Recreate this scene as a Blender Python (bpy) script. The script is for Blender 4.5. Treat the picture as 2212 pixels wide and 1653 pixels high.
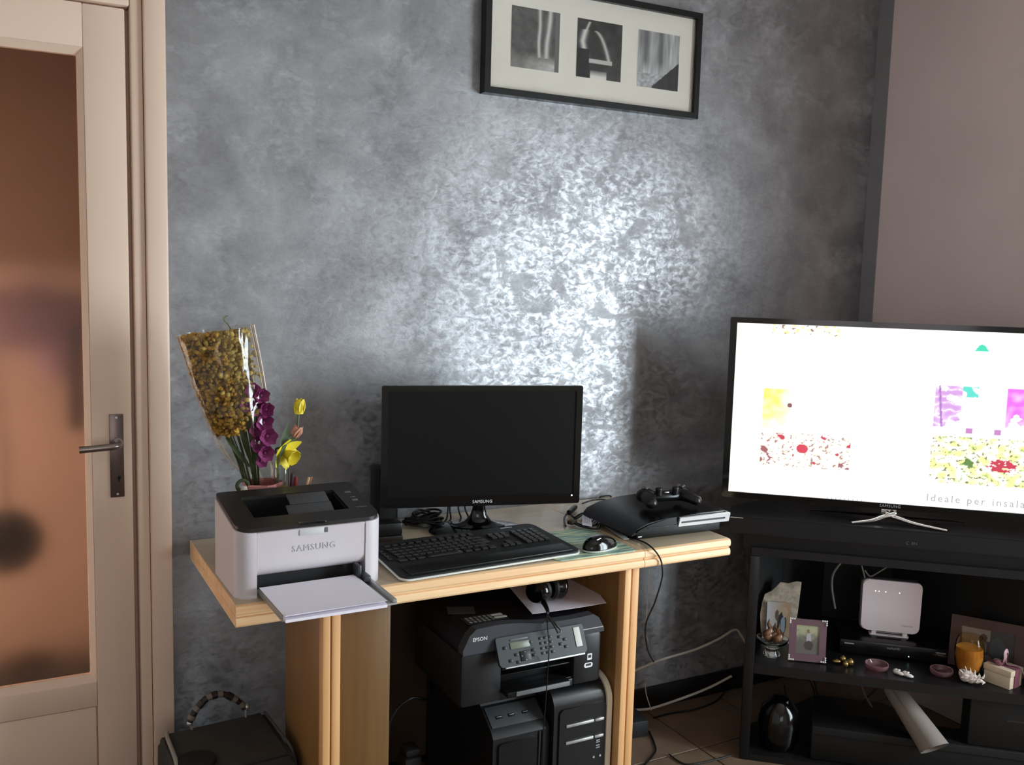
import bpy, bmesh, math, random
from mathutils import Vector, Matrix, noise
from math import pi, sin, cos, radians as R
random.seed(7)
C = bpy.context.scene.collection
for o in list(bpy.data.objects): bpy.data.objects.remove(o)

# ------------------------------------------------------------ camera, world, lights, exposure
FPX = 2075.6; YAW = R(28.339); PITCH = R(6.535); ROLL = R(1.585)
CAM = Vector((0, -2.5078, 1.4526))
def cam_axes():
    cy, sy, cp, sp = cos(YAW), sin(YAW), cos(PITCH), sin(PITCH)
    f = Vector((sy*cp, cy*cp, -sp)); r = Vector((cy, -sy, 0)); u = r.cross(f)
    cr, sr = cos(ROLL), sin(ROLL)
    return cr*r + sr*u, -sr*r + cr*u, f
RX, UX, FX = cam_axes()
cd = bpy.data.cameras.new('camera'); cam = bpy.data.objects.new('camera', cd); C.objects.link(cam)
cd.sensor_width = 36; cd.lens = FPX*36/2212; cd.clip_start = 0.02
m = Matrix((RX, UX, -FX)).transposed().to_4x4(); m.translation = CAM; cam.matrix_world = m
bpy.context.scene.camera = cam

W = bpy.data.worlds.new('sky'); bpy.context.scene.world = W; W.use_nodes = True
W.node_tree.nodes['Background'].inputs[0].default_value = (0.55, 0.72, 1.0, 1)
W.node_tree.nodes['Background'].inputs[1].default_value = 1.0

def area(name, loc, rot, sx, sy, e, col, spread=pi):
    l = bpy.data.lights.new(name, 'AREA'); l.shape = 'RECTANGLE'; l.size = sx; l.size_y = sy
    l.energy = e; l.color = col; l.spread = spread
    o = bpy.data.objects.new(name, l); C.objects.link(o); o.location = loc; o.rotation_euler = rot
    return o
# daylight entering by the window in the right wall, just out of frame
WIN_Y0, WIN_Y1, WIN_Z0, WIN_Z1 = -2.6, -1.4, 0.30, 1.95
area('window_daylight', (2.95, (WIN_Y0+WIN_Y1)/2, (WIN_Z0+WIN_Z1)/2), (0, R(90), 0), WIN_Z1-WIN_Z0, WIN_Y1-WIN_Y0, 118, (0.82, 0.95, 1.0))
# weak warm fill behind the viewer, added to raise the room's ambient light
area('rear_fill', (-0.3, -4.33, 1.5), (R(100), 0, 0), 1.6, 1.2, 11, (1.0, 0.85, 0.76))
# unseen light added in the hall to brighten the view through the glazed door
area('hall_fill', (-1.25, 0.65, 0.85), (0, R(-90), 0), 1.2, 0.8, 25, (1.0, 0.90, 0.82))

vs = bpy.context.scene.view_settings
vs.view_transform = 'Standard'; vs.look = 'None'; vs.gamma = 1; vs.use_curve_mapping = False
vs.exposure = 0.0

# ------------------------------------------------------------ helpers
def at(px, py, x=None, y=None, z=None, n=None, p0=None):
    """point where the ray through a pixel of the 2212x1653 photograph meets a real plane"""
    v = FX*FPX + RX*(px-1106) - UX*(py-826.5)
    if y is not None: t = (y-CAM.y)/v.y
    elif z is not None: t = (z-CAM.z)/v.z
    elif x is not None: t = (x-CAM.x)/v.x
    else: t = (Vector(p0)-CAM).dot(n)/v.dot(n)
    return CAM + v*t

def s2l(c):
    return tuple(((x/255)/12.92 if x/255 <= .04045 else ((x/255+.055)/1.055)**2.4) for x in c)

MATS = {}
def mat(name, rgb, rough=.5, metal=0, var=.08, scale=8, bump=0, bscale=60, coat=0, trans=0, emit=0, emit_rgb=None,
        alpha=1, stretch=(1, 1, 1), rgb2=None, spec=.5, ior=1.45, rvar=0, detail=5):
    """procedural principled material: noise-mottled colour, optional grain bump"""
    if name in MATS: return MATS[name]
    M = bpy.data.materials.new(name); M.use_nodes = True; nt = M.node_tree; N = nt.nodes; L = nt.links
    b = N['Principled BSDF']; base = s2l(rgb)
    tc = N.new('ShaderNodeTexCoord'); mp = N.new('ShaderNodeMapping'); mp.inputs['Scale'].default_value = stretch
    L.new(tc.outputs['Object'], mp.inputs[0])
    nz = N.new('ShaderNodeTexNoise'); nz.inputs['Scale'].default_value = scale; nz.inputs['Detail'].default_value = detail
    L.new(mp.outputs[0], nz.inputs['Vector'])
    cr = N.new('ShaderNodeValToRGB')
    c2 = s2l(rgb2) if rgb2 else tuple(min(1, x*(1+var)) for x in base)
    c1 = base if rgb2 else tuple(x*(1-var) for x in base)
    cr.color_ramp.elements[0].position = .32; cr.color_ramp.elements[1].position = .68
    cr.color_ramp.elements[0].color = (*c1, 1); cr.color_ramp.elements[1].color = (*c2, 1)
    L.new(nz.outputs['Fac'], cr.inputs[0]); L.new(cr.outputs[0], b.inputs['Base Color'])
    b.inputs['Roughness'].default_value = rough; b.inputs['Metallic'].default_value = metal
    b.inputs['IOR'].default_value = ior; b.inputs['Specular IOR Level'].default_value = spec
    b.inputs['Coat Weight'].default_value = coat; b.inputs['Coat Roughness'].default_value = .08
    b.inputs['Transmission Weight'].default_value = trans; b.inputs['Alpha'].default_value = alpha
    if emit:
        b.inputs['Emission Color'].default_value = (*s2l(emit_rgb or rgb), 1); b.inputs['Emission Strength'].default_value = emit
    if rvar:
        mr = N.new('ShaderNodeMapRange'); mr.inputs[3].default_value = max(0, rough-rvar); mr.inputs[4].default_value = min(1, rough+rvar)
        L.new(nz.outputs['Fac'], mr.inputs[0]); L.new(mr.outputs[0], b.inputs['Roughness'])
    if bump:
        n2 = N.new('ShaderNodeTexNoise'); n2.inputs['Scale'].default_value = bscale; n2.inputs['Detail'].default_value = 3
        L.new(mp.outputs[0], n2.inputs['Vector'])
        bp = N.new('ShaderNodeBump'); bp.inputs['Strength'].default_value = bump; bp.inputs['Distance'].default_value = .002
        L.new(n2.outputs['Fac'], bp.inputs['Height']); L.new(bp.outputs[0], b.inputs['Normal'])
    MATS[name] = M
    return M

def mat_attr(name, emit=0, rough=.5):
    if name in MATS: return MATS[name]
    M = bpy.data.materials.new(name); M.use_nodes = True; nt = M.node_tree; b = nt.nodes['Principled BSDF']
    a = nt.nodes.new('ShaderNodeVertexColor'); a.layer_name = 'Col'
    if emit:
        b.inputs['Base Color'].default_value = (0, 0, 0, 1)
        nt.links.new(a.outputs[0], b.inputs['Emission Color']); b.inputs['Emission Strength'].default_value = emit
    else: nt.links.new(a.outputs[0], b.inputs['Base Color'])
    b.inputs['Roughness'].default_value = rough
    MATS[name] = M; return M

def tag(o, label=None, cat=None, group=None, kind=None):
    if label: o['label'] = label
    if cat: o['category'] = cat
    if group: o['group'] = group
    if kind: o['kind'] = kind
    return o

def thing(name, label, cat, loc=(0, 0, 0), rotz=0, group=None, kind=None):
    o = bpy.data.objects.new(name, None); o.empty_display_size = .05; C.objects.link(o)
    o.location = loc; o.rotation_euler = (0, 0, rotz)
    return tag(o, label, cat, group, kind)

def obj(name, bm, m, parent=None, smooth=40, loc=None, rot=None, label=None):
    bmesh.ops.recalc_face_normals(bm, faces=bm.faces[:])
    me = bpy.data.meshes.new(name); bm.to_mesh(me); bm.free()
    me.materials.append(m)
    if smooth:
        for p in me.polygons: p.use_smooth = True
        me.set_sharp_from_angle(angle=R(smooth))
    o = bpy.data.objects.new(name, me); C.objects.link(o)
    if parent: o.parent = parent
    if loc: o.location = loc
    if rot: o.rotation_euler = rot
    if label: o['label'] = label
    return o

def nb(): return bmesh.new()
def rotm(rx=0, ry=0, rz=0): return Matrix.Rotation(rz, 4, 'Z') @ Matrix.Rotation(ry, 4, 'Y') @ Matrix.Rotation(rx, 4, 'X')

def box(bm, c, s, bev=0, rot=None, seg=2):
    r = bmesh.ops.create_cube(bm, size=1); vs_ = r['verts']
    bmesh.ops.scale(bm, vec=s, verts=vs_)
    if bev:
        es = list({e for v in vs_ for e in v.link_edges})
        rr = bmesh.ops.bevel(bm, geom=es, offset=min(bev, min(s)*.49), segments=seg, affect='EDGES', profile=.5)
        vs_ = list({v for f in rr['faces'] for v in f.verts} | {v for v in vs_ if v.is_valid})
    M_ = Matrix.Translation(c) @ (rot if rot else Matrix())
    bmesh.ops.transform(bm, matrix=M_, verts=vs_)
    return vs_

def b2(bm, x0, x1, y0, y1, z0, z1, bev=0, seg=2):
    return box(bm, ((x0+x1)/2, (y0+y1)/2, (z0+z1)/2), (abs(x1-x0), abs(y1-y0), abs(z1-z0)), bev, None, seg)

def cyl(bm, c, r, h, r2=None, seg=24, rot=None):
    q = bmesh.ops.create_cone(bm, cap_ends=True, segments=seg, radius1=r, radius2=r if r2 is None else r2, depth=h)
    bmesh.ops.transform(bm, matrix=Matrix.Translation(c) @ (rot if rot else Matrix()), verts=q['verts'])

def ball(bm, c, r, s=(1, 1, 1), seg=14, rot=None):
    q = bmesh.ops.create_uvsphere(bm, u_segments=seg, v_segments=max(6, seg*2//3), radius=r)
    bmesh.ops.transform(bm, matrix=Matrix.Translation(c) @ (rot if rot else Matrix()) @ Matrix.Diagonal((*s, 1)), verts=q['verts'])

def smooth_path(pts, n=8, closed=False):
    P = [Vector(p) for p in pts]; out = []
    if len(P) < 3: return P
    N_ = len(P); rng = range(N_ if closed else N_-1)
    for i in rng:
        if closed: p0, p1, p2, p3 = P[(i-1) % N_], P[i], P[(i+1) % N_], P[(i+2) % N_]
        else: p0 = P[max(i-1, 0)]; p1 = P[i]; p2 = P[i+1]; p3 = P[min(i+2, N_-1)]
        for k in range(n):
            t = k/n
            out.append(.5*((2*p1)+(p2-p0)*t+(2*p0-5*p1+4*p2-p3)*t*t+(3*p1-p0-3*p2+p3)*t**3))
    if not closed: out.append(P[-1])
    return out

def tube(bm, pts, r, seg=8, n=8, closed=False, raw=False, flat=None):
    P = [Vector(p) for p in pts] if raw else smooth_path(pts, n, closed)
    rings = []; up = Vector((0, 0, 1)); N_ = len(P)
    prev = None
    for i, p in enumerate(P):
        a = P[(i+1) % N_] if (closed or i < N_-1) else p
        b = P[(i-1) % N_] if (closed or i > 0) else p
        d = (a-b); d = d.normalized() if d.length > 1e-9 else Vector((0, 0, 1))
        if prev is None:
            s = d.cross(up)
            if s.length < .05: s = d.cross(Vector((1, 0, 0)))
        else: s = prev - d*prev.dot(d)
        s.normalize(); prev = s; t = d.cross(s)
        rr = r(i/max(1, N_-1)) if callable(r) else r
        f2 = flat or 1
        rings.append([bm.verts.new(p + s*cos(2*pi*k/seg)*rr + t*sin(2*pi*k/seg)*rr*f2) for k in range(seg)])
    for i in range(N_ if closed else N_-1):
        A, B = rings[i], rings[(i+1) % N_]
        for k in range(seg): bm.faces.new((A[k], A[(k+1) % seg], B[(k+1) % seg], B[k]))
    if not closed:
        bm.faces.new(rings[0][::-1]); bm.faces.new(rings[-1])

def lathe(bm, prof, seg=32, c=(0, 0, 0), M_=None, wob=None):
    """prof: list of (radius, z)"""
    rings = []; c = Vector(c); T = M_ or Matrix()
    for j, (r, z) in enumerate(prof):
        if r < 1e-6: rings.append([bm.verts.new(T @ (c+Vector((0, 0, z))))])
        else: rings.append([bm.verts.new(T @ (c+Vector((r*(wob(a, j) if wob else 1)*cos(a), r*(wob(a, j) if wob else 1)*sin(a), z)))) for a in [2*pi*k/seg for k in range(seg)]])
    for A, B in zip(rings, rings[1:]):
        for k in range(seg):
            k2 = (k+1) % seg
            if len(A) == 1 and len(B) == 1: continue
            if len(A) == 1: bm.faces.new((A[0], B[k2], B[k]))
            elif len(B) == 1: bm.faces.new((A[k], A[k2], B[0]))
            else: bm.faces.new((A[k], A[k2], B[k2], B[k]))

def prism(bm, pts, d, M_=None):
    """polygon in XY (list of 2d), extruded from z=0 to z=d, then transformed"""
    T = M_ or Matrix()
    a = [bm.verts.new(T @ Vector((x, y, 0))) for x, y in pts]; b = [bm.verts.new(T @ Vector((x, y, d))) for x, y in pts]
    n = len(pts)
    bm.faces.new(a[::-1]); bm.faces.new(b)
    for i in range(n): bm.faces.new((a[i], a[(i+1) % n], b[(i+1) % n], b[i]))
    return a+b

def ring(bm, outer, inner, d, M_=None):
    """frame between two outlines of equal point count, extruded by d"""
    T = M_ or Matrix(); n = len(outer)
    V = lambda P, z: [bm.verts.new(T @ Vector((x, y, z))) for x, y in P]
    oa, ob, ia, ib = V(outer, 0), V(outer, d), V(inner, 0), V(inner, d)
    for i in range(n):
        j = (i+1) % n
        bm.faces.new((oa[i], oa[j], ob[j], ob[i])); bm.faces.new((ia[j], ia[i], ib[i], ib[j]))
        bm.faces.new((ob[i], ob[j], ib[j], ib[i])); bm.faces.new((oa[j], oa[i], ia[i], ia[j]))

def rrect(w, h, r, n=6, cx=0, cy=0):
    if not isinstance(r, (list, tuple)): r = [r]*4
    P = []
    for k, (sx, sy) in enumerate(((1, 1), (-1, 1), (-1, -1), (1, -1))):
        rr = r[k]
        for i in range(n+1):
            a = k*pi/2 + i/n*pi/2
            P.append((cx+sx*(w/2-rr)+rr*cos(a), cy+sy*(h/2-rr)+rr*sin(a)))
    return P

XZ = Matrix(((1, 0, 0, 0), (0, 0, -1, 0), (0, 1, 0, 0), (0, 0, 0, 1)))   # XY outline -> XZ, extruding toward -Y
YZ = Matrix(((0, 0, 1, 0), (1, 0, 0, 0), (0, 1, 0, 0), (0, 0, 0, 1)))    # XY outline -> YZ, extruding toward +X

def text(name, s, size, m, parent, loc, rot=(pi/2, 0, 0), ext=.0004, space=1, label=None, align='CENTER', sx=1):
    cu = bpy.data.curves.new('t', 'FONT'); cu.body = s; cu.size = size; cu.extrude = ext; cu.align_x = align; cu.align_y = 'CENTER'
    cu.space_character = space; cu.resolution_u = 2
    t = bpy.data.objects.new('t', cu); C.objects.link(t)
    bpy.context.view_layer.update()
    me = bpy.data.meshes.new_from_object(t.evaluated_get(bpy.context.evaluated_depsgraph_get()))
    bpy.data.objects.remove(t); bpy.data.curves.remove(cu)
    me.materials.clear(); me.materials.append(m); me.name = name
    o = bpy.data.objects.new(name, me); C.objects.link(o); o.parent = parent; o.location = loc; o.rotation_euler = rot; o.scale = (sx, 1, 1)
    if label: o['label'] = label
    return o

def painted(name, w, h, nx, ny, fn, m, parent, loc, rot=(pi/2, 0, 0), label=None):
    """flat print: grid w x h centred, colour per vertex from fn(u,v) (sRGB 0..255)"""
    me = bpy.data.meshes.new(name)
    V = [((i/nx-.5)*w, (j/ny-.5)*h, 0) for j in range(ny+1) for i in range(nx+1)]
    F = [(j*(nx+1)+i, j*(nx+1)+i+1, (j+1)*(nx+1)+i+1, (j+1)*(nx+1)+i) for j in range(ny) for i in range(nx)]
    me.from_pydata(V, [], F)
    ca = me.color_attributes.new('Col', 'FLOAT_COLOR', 'POINT'); buf = []
    for j in range(ny+1):
        for i in range(nx+1): buf += [*s2l(fn(i/nx, j/ny)), 1]
    ca.data.foreach_set('color', buf)
    me.materials.append(m)
    o = bpy.data.objects.new(name, me); C.objects.link(o); o.parent = parent; o.location = loc; o.rotation_euler = rot
    if label: o['label'] = label
    return o

def nz(x, y, z=0): return noise.noise(Vector((x, y, z)))
def mixc(a, b, t): t = max(0, min(1, t)); return tuple(a[i]*(1-t)+b[i]*t for i in range(3))

def dup(o, parent=None, loc=None, rot=None):
    c = o.copy(); C.objects.link(c)
    if parent is not None: c.parent = parent
    if loc is not None: c.location = loc
    if rot is not None: c.rotation_euler = rot
    for ch in list(o.children): dup(ch, c)
    return c

# ------------------------------------------------------------ materials
def wall_sheen():
    """pearl-effect trowelled metallic wall paint"""
    M = bpy.data.materials.new('pearl_wall_paint'); M.use_nodes = True; nt = M.node_tree; N = nt.nodes; L = nt.links
    b = N['Principled BSDF']; tc = N.new('ShaderNodeTexCoord')
    def noi(scale, det, dist=0, rough=.5, st=(1, 1, 1)):
        mp = N.new('ShaderNodeMapping'); mp.inputs['Scale'].default_value = st; L.new(tc.outputs['Object'], mp.inputs[0])
        n = N.new('ShaderNodeTexNoise'); n.inputs['Scale'].default_value = scale; n.inputs['Detail'].default_value = det
        n.inputs['Distortion'].default_value = dist; n.inputs['Roughness'].default_value = rough
        L.new(mp.outputs[0], n.inputs['Vector']); return n
    def ramp(src, a, b_, ca, cb):
        r = N.new('ShaderNodeValToRGB'); r.color_ramp.elements[0].position = a; r.color_ramp.elements[1].position = b_
        r.color_ramp.elements[0].color = ca; r.color_ramp.elements[1].color = cb; L.new(src, r.inputs[0]); return r
    big = noi(4.5, 9, .4, .68); mid = noi(40, 8, .6, .68, (1, 1, 1.5)); fine = noi(130, 3, .3, .5); lay = noi(9, 6, .9, .62, (1, 1, 1.3))
    mx = N.new('ShaderNodeMix'); mx.data_type = 'FLOAT'; mx.inputs[0].default_value = .4
    L.new(big.outputs['Fac'], mx.inputs[2]); L.new(mid.outputs['Fac'], mx.inputs[3])
    col = ramp(mx.outputs[0], .38, .62, (.205, .200, .214, 1), (.42, .425, .445, 1)); L.new(col.outputs[0], b.inputs['Base Color'])
    # trowelled layers: burnished flakes over duller patches
    pat = ramp(lay.outputs['Fac'], .40, .47, (0, 0, 0, 1), (1, 1, 1, 1))
    ro = ramp(mid.outputs['Fac'], .40, .60, (.50, .50, .50, 1), (.355, .355, .355, 1))
    m2 = N.new('ShaderNodeMix'); m2.data_type = 'FLOAT'; m2.inputs[2].default_value = .50
    L.new(pat.outputs[0], m2.inputs[0]); L.new(ro.outputs[0], m2.inputs[3]); L.new(m2.outputs[0], b.inputs['Roughness'])
    me = ramp(mid.outputs['Fac'], .40, .60, (.30, .30, .30, 1), (.80, .80, .80, 1))
    m3 = N.new('ShaderNodeMix'); m3.data_type = 'FLOAT'; m3.inputs[2].default_value = .28
    L.new(pat.outputs[0], m3.inputs[0]); L.new(me.outputs[0], m3.inputs[3]); L.new(m3.outputs[0], b.inputs['Metallic'])
    ad = N.new('ShaderNodeMath'); ad.operation = 'MULTIPLY_ADD'; ad.inputs[1].default_value = .3
    L.new(fine.outputs['Fac'], ad.inputs[0]); L.new(mid.outputs['Fac'], ad.inputs[2])
    bp = N.new('ShaderNodeBump'); bp.inputs['Strength'].default_value = .26; bp.inputs['Distance'].default_value = .002
    L.new(ad.outputs[0], bp.inputs['Height']); L.new(bp.outputs[0], b.inputs['Normal'])
    return M
M_WALL = wall_sheen()
M_PINK = mat('pinkish_grey_paint', (232, 212, 210), .85, var=.04, scale=3, bump=.15, bscale=200)
M_WHITEWALL = mat('plain_white_paint', (205, 198, 190), .9, var=.03)
M_DOOR = mat('cream_door_lacquer', (234, 206, 186), .38, var=.03, scale=2, bump=.05, bscale=30)
M_FLOOR = mat('brown_floor_tile', (112, 92, 76), .4, var=.2, scale=9, rvar=.1)
M_GROUT = mat('dark_grout', (52, 44, 38), .9)
M_BLACKBASE = mat('black_baseboard', (20, 18, 17), .5)
def wood():
    M = bpy.data.materials.new('beech_veneer'); M.use_nodes = True; nt = M.node_tree; N = nt.nodes; L = nt.links
    b = N['Principled BSDF']; tc = N.new('ShaderNodeTexCoord'); mp = N.new('ShaderNodeMapping'); mp.inputs['Scale'].default_value = (1.2, 22, 22)
    L.new(tc.outputs['Object'], mp.inputs[0]); n = N.new('ShaderNodeTexNoise'); n.inputs['Scale'].default_value = 2.2; n.inputs['Detail'].default_value = 7
    n.inputs['Distortion'].default_value = .6; L.new(mp.outputs[0], n.inputs['Vector'])
    r = N.new('ShaderNodeValToRGB'); e = r.color_ramp.elements; e[0].position = .3; e[1].position = .7
    e[0].color = (*s2l((238, 184, 132)), 1); e[1].color = (*s2l((252, 216, 170)), 1); L.new(n.outputs['Fac'], r.inputs[0]); L.new(r.outputs[0], b.inputs['Base Color'])
    b.inputs['Roughness'].default_value = .42
    return M
M_WOOD = wood()
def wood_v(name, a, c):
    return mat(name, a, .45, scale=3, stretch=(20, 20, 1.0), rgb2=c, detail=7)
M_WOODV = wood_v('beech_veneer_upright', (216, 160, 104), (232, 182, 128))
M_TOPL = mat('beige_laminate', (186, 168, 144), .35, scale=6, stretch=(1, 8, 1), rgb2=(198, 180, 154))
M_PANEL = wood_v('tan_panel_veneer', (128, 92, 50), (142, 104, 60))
M_BLK = mat('black_plastic', (17, 17, 18), .4, var=.1, spec=.4)
M_BLKM = mat('black_matte_plastic', (30, 30, 31), .6, var=.15, bump=.05, bscale=400)
M_GLOSS = mat('black_gloss_plastic', (7, 7, 8), .12, var=.1, coat=.3, spec=.4)
M_SCREEN = mat('switched_off_screen', (8, 8, 8), .45, var=.05, spec=.25)
M_WHITE = mat('white_plastic', (209, 201, 206), .4, var=.02, bump=.03, bscale=500)
M_WHITE2 = mat('white_trim_plastic', (226, 226, 220), .35, var=.03)
M_PAPER = mat('white_paper', (234, 228, 240), .8, var=.015, scale=3)
M_GREYP = mat('grey_plastic', (96, 97, 99), .45, var=.06)
M_DGREY = mat('dark_grey_plastic', (54, 56, 60), .42, var=.08, bump=.05, bscale=300)
M_SILVER = mat('silver_plastic', (205, 205, 205), .3, metal=.7, var=.05)
M_CHROME = mat('polished_chrome', (225, 222, 220), .12, metal=1, var=.03)
M_HANDLE = mat('brushed_steel', (150, 140, 135), .28, metal=1, var=.08, stretch=(1, 1, 8))
M_TXTW = mat('white_print', (235, 235, 235), .5, var=.01)
M_TXTG = mat('grey_print', (150, 150, 152), .5, var=.01)
M_CABLEB = mat('black_cable_rubber', (16, 15, 15), .45, var=.1)
M_CABLEW = mat('grey_white_cable', (200, 194, 186), .5, var=.06)
M_CLEAR = mat('clear_plastic', (250, 250, 250), .05, trans=1, var=.01, ior=1.35)
M_GLASS = mat('clear_glass', (250, 250, 250), .02, trans=1, var=.01)
M_PRINT = mat_attr('photo_print', rough=.35)

# ------------------------------------------------------------ the room
def struct(name, bm, m, parent=None, smooth=0):
    o = obj(name, bm, m, parent, smooth)
    if not parent: o['kind'] = 'structure'
    return o
RXW = 2.79; LXW = -1.3; FYW = -4.2; CZ = 2.7
DX0, DX1, DZ = -0.575, 0.335, 2.075
bm = nb(); b2(bm, LXW, DX0, 0, .12, 0, CZ); b2(bm, DX1, RXW+.12, 0, .12, 0, CZ); b2(bm, DX0, DX1, 0, .12, DZ, CZ)
struct('wall_back', bm, M_WALL)
bm = nb()
b2(bm, RXW, RXW+.12, WIN_Y1, 0, 0, CZ); b2(bm, RXW, RXW+.12, FYW, WIN_Y0, 0, CZ)
b2(bm, RXW, RXW+.12, WIN_Y0, WIN_Y1, 0, WIN_Z0); b2(bm, RXW, RXW+.12, WIN_Y0, WIN_Y1, WIN_Z1, CZ)
struct('wall_right', bm, M_PINK)
bm = nb(); b2(bm, LXW-.12, LXW, FYW, .12, 0, CZ); struct('wall_left', bm, M_WHITEWALL)
bm = nb(); b2(bm, LXW, -1.1, FYW-.12, FYW, 0, CZ); b2(bm, .5, RXW+.12, FYW-.12, FYW, 0, CZ)
b2(bm, -1.1, .5, FYW-.12, FYW, 0, .9); b2(bm, -1.1, .5, FYW-.12, FYW, 2.1, CZ)
struct('wall_front', bm, M_WHITEWALL)
bm = nb(); b2(bm, LXW-.12, RXW+.12, FYW-.12, 1.6, CZ, CZ+.1); struct('ceiling', bm, M_WHITEWALL)
bm = nb(); b2(bm, LXW-.12, RXW+.12, FYW-.12, 1.6, -.1, -.004)
floor = struct('floor', bm, M_GROUT)
bm = nb(); b2(bm, -.148, .148, -.148, .148, -.004, 0, .0015, 1)
tile = obj('floor_tile', bm, M_FLOOR, floor, 0, loc=(RXW-.15, -.15, 0))
for i in range(13):
    for j in range(14):
        if i or j:
            c = tile.copy(); C.objects.link(c); c.location = (RXW-.15-.3*i, -.15-.3*j, 0)
# painted edge strip on the right wall by the corner
bm = nb(); b2(bm, RXW-.004, RXW, -.062, -.0005, 0, CZ)
struct('trim_1', bm, mat('grey_edge_paint', (140, 138, 142), .6, var=.06))
bm = nb(); b2(bm, DX1+.045, RXW-.005, -.014, 0, 0, .075, .003); struct('baseboard_back', bm, M_BLACKBASE, smooth=40)

def window(name, axis, p, a0, a1, z0, z1):
    t = thing(name, None, None, (0, 0, 0)); t['kind'] = 'structure'
    f = nb(); w = .05
    def bb(bm, A0, A1, Z0, Z1, th=.05):
        if axis == 'x': b2(bm, p, p+th, A0, A1, Z0, Z1, .003)
        else: b2(bm, A0, A1, p, p+th, Z0, Z1, .003)
    bb(f, a0, a1, z0, z0+w); bb(f, a0, a1, z1-w, z1); bb(f, a0, a0+w, z0+w, z1-w); bb(f, a1-w, a1, z0+w, z1-w)
    mid = (a0+a1)/2; bb(f, mid-.03, mid+.03, z0+w, z1-w)
    obj('window_frame', f, M_DOOR, t)
    s = nb()
    if axis == 'x': b2(s, p-.06, p+.02, a0-.03, a1+.03, z0-.03, z0, .004)
    else: b2(s, a0-.03, a1+.03, p-.02, p+.14, z0-.03, z0, .004)
    obj('window_sill', s, M_DOOR, t)
    return t
window('window_1', 'x', RXW+.05, WIN_Y0, WIN_Y1, WIN_Z0, WIN_Z1)
window('added_window', 'y', FYW-.1, -1.1, .5, .9, 2.1)  # unseen window, added as the opening for the rear fill light

# hall behind the door
M_HALL = mat('tan_hall_paint', (205, 165, 140), .9, var=.05)
bm = nb(); b2(bm, LXW-.12, 1.2, 1.3, 1.4, 0, CZ); struct('wall_hall', bm, M_HALL)
bm = nb(); b2(bm, 1.1, 1.2, .12, 1.3, 0, CZ); b2(bm, LXW-.12, LXW-.02, .12, 1.3, 0, CZ); struct('trim_2', bm, M_HALL)

# ------------------------------------------------------------ door
door = thing('door_1', None, None); door['kind'] = 'structure'
def casing(x0, x1, y, bev=.006): pass
bm = nb()
b2(bm, .327, .378, -.022, 0, 0, 2.128, .007); b2(bm, -.618, -.567, -.022, 0, 0, 2.128, .007); b2(bm, -.5665, .3265, -.022, 0, 2.077, 2.128, .007)
obj('door_casing', bm, M_DOOR, door)
bm = nb()
b2(bm, .299, .3268, -.008, .09, 0, 2.076, .005); b2(bm, -.5668, -.539, -.008, .09, 0, 2.076, .005); b2(bm, -.5385, .2985, -.008, .09, 2.049, 2.076, .005)
b2(bm, .272, .2995, .0375, .09, 0, 2.05, .002); b2(bm, -.5395, -.52, .0375, .09, 0, 2.05, .002); b2(bm, -.52, .272, .0375, .09, 2.027, 2.0495, .002)
obj('door_jamb', bm, M_DOOR, door)
bm = nb()
LZ0, LZ1, GX0, GX1, GZ0, GZ1 = .012, 2.043, -.425, .196, .408, 1.944
LX0, LX1 = -.536, .288
b2(bm, GX1, LX1, -.006, .036, LZ0, LZ1, .004); b2(bm, LX0, GX0, -.006, .036, LZ0, LZ1, .004)
b2(bm, GX0, GX1, -.006, .036, GZ1, LZ1, .002); b2(bm, GX0, GX1, -.006, .036, .345, GZ0, .002)
b2(bm, GX0, GX1, -.006, .036, LZ0, .13, .002)
leaf = obj('door_leaf', bm, M_DOOR, door)
bm = nb(); b2(bm, GX0+.002, GX1-.002, -.002, .03, .1315, .3435, .006); obj('lower_panel', bm, M_DOOR, door)
# glazing bead with sloping sides
bm = nb()
o_ = [(GX0, GZ0), (GX1, GZ0), (GX1, GZ1), (GX0, GZ1)]; k = .013; i_ = [(GX0+k, GZ0+k*1.3), (GX1-k, GZ0+k*1.3), (GX1-k, GZ1-k*1.3), (GX0+k, GZ1-k*1.3)]
vo = [bm.verts.new((x, -.004, z)) for x, z in o_]; vi = [bm.verts.new((x, .010, z)) for x, z in i_]; vb = [bm.verts.new((x, .024, z)) for x, z in i_]; vc = [bm.verts.new((x, .024, z)) for x, z in o_]
for i in range(4):
    j = (i+1) % 4
    bm.faces.new((vo[i], vo[j], vi[j], vi[i])); bm.faces.new((vi[i], vi[j], vb[j], vb[i])); bm.faces.new((vb[i], vb[j], vc[j], vc[i])); bm.faces.new((vc[i], vc[j], vo[j], vo[i]))
obj('glazing_bead', bm, M_DOOR, door, 20)
M_FROST = mat('frosted_glass', (250, 236, 222), .30, trans=1, var=.02, ior=1.3, bump=.15, bscale=25)
bm = nb(); b2(bm, GX0+.006, GX1-.006, .013, .018, GZ0+.008, GZ1-.008); obj('door_glass', bm, M_FROST, door, 0)
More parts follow.
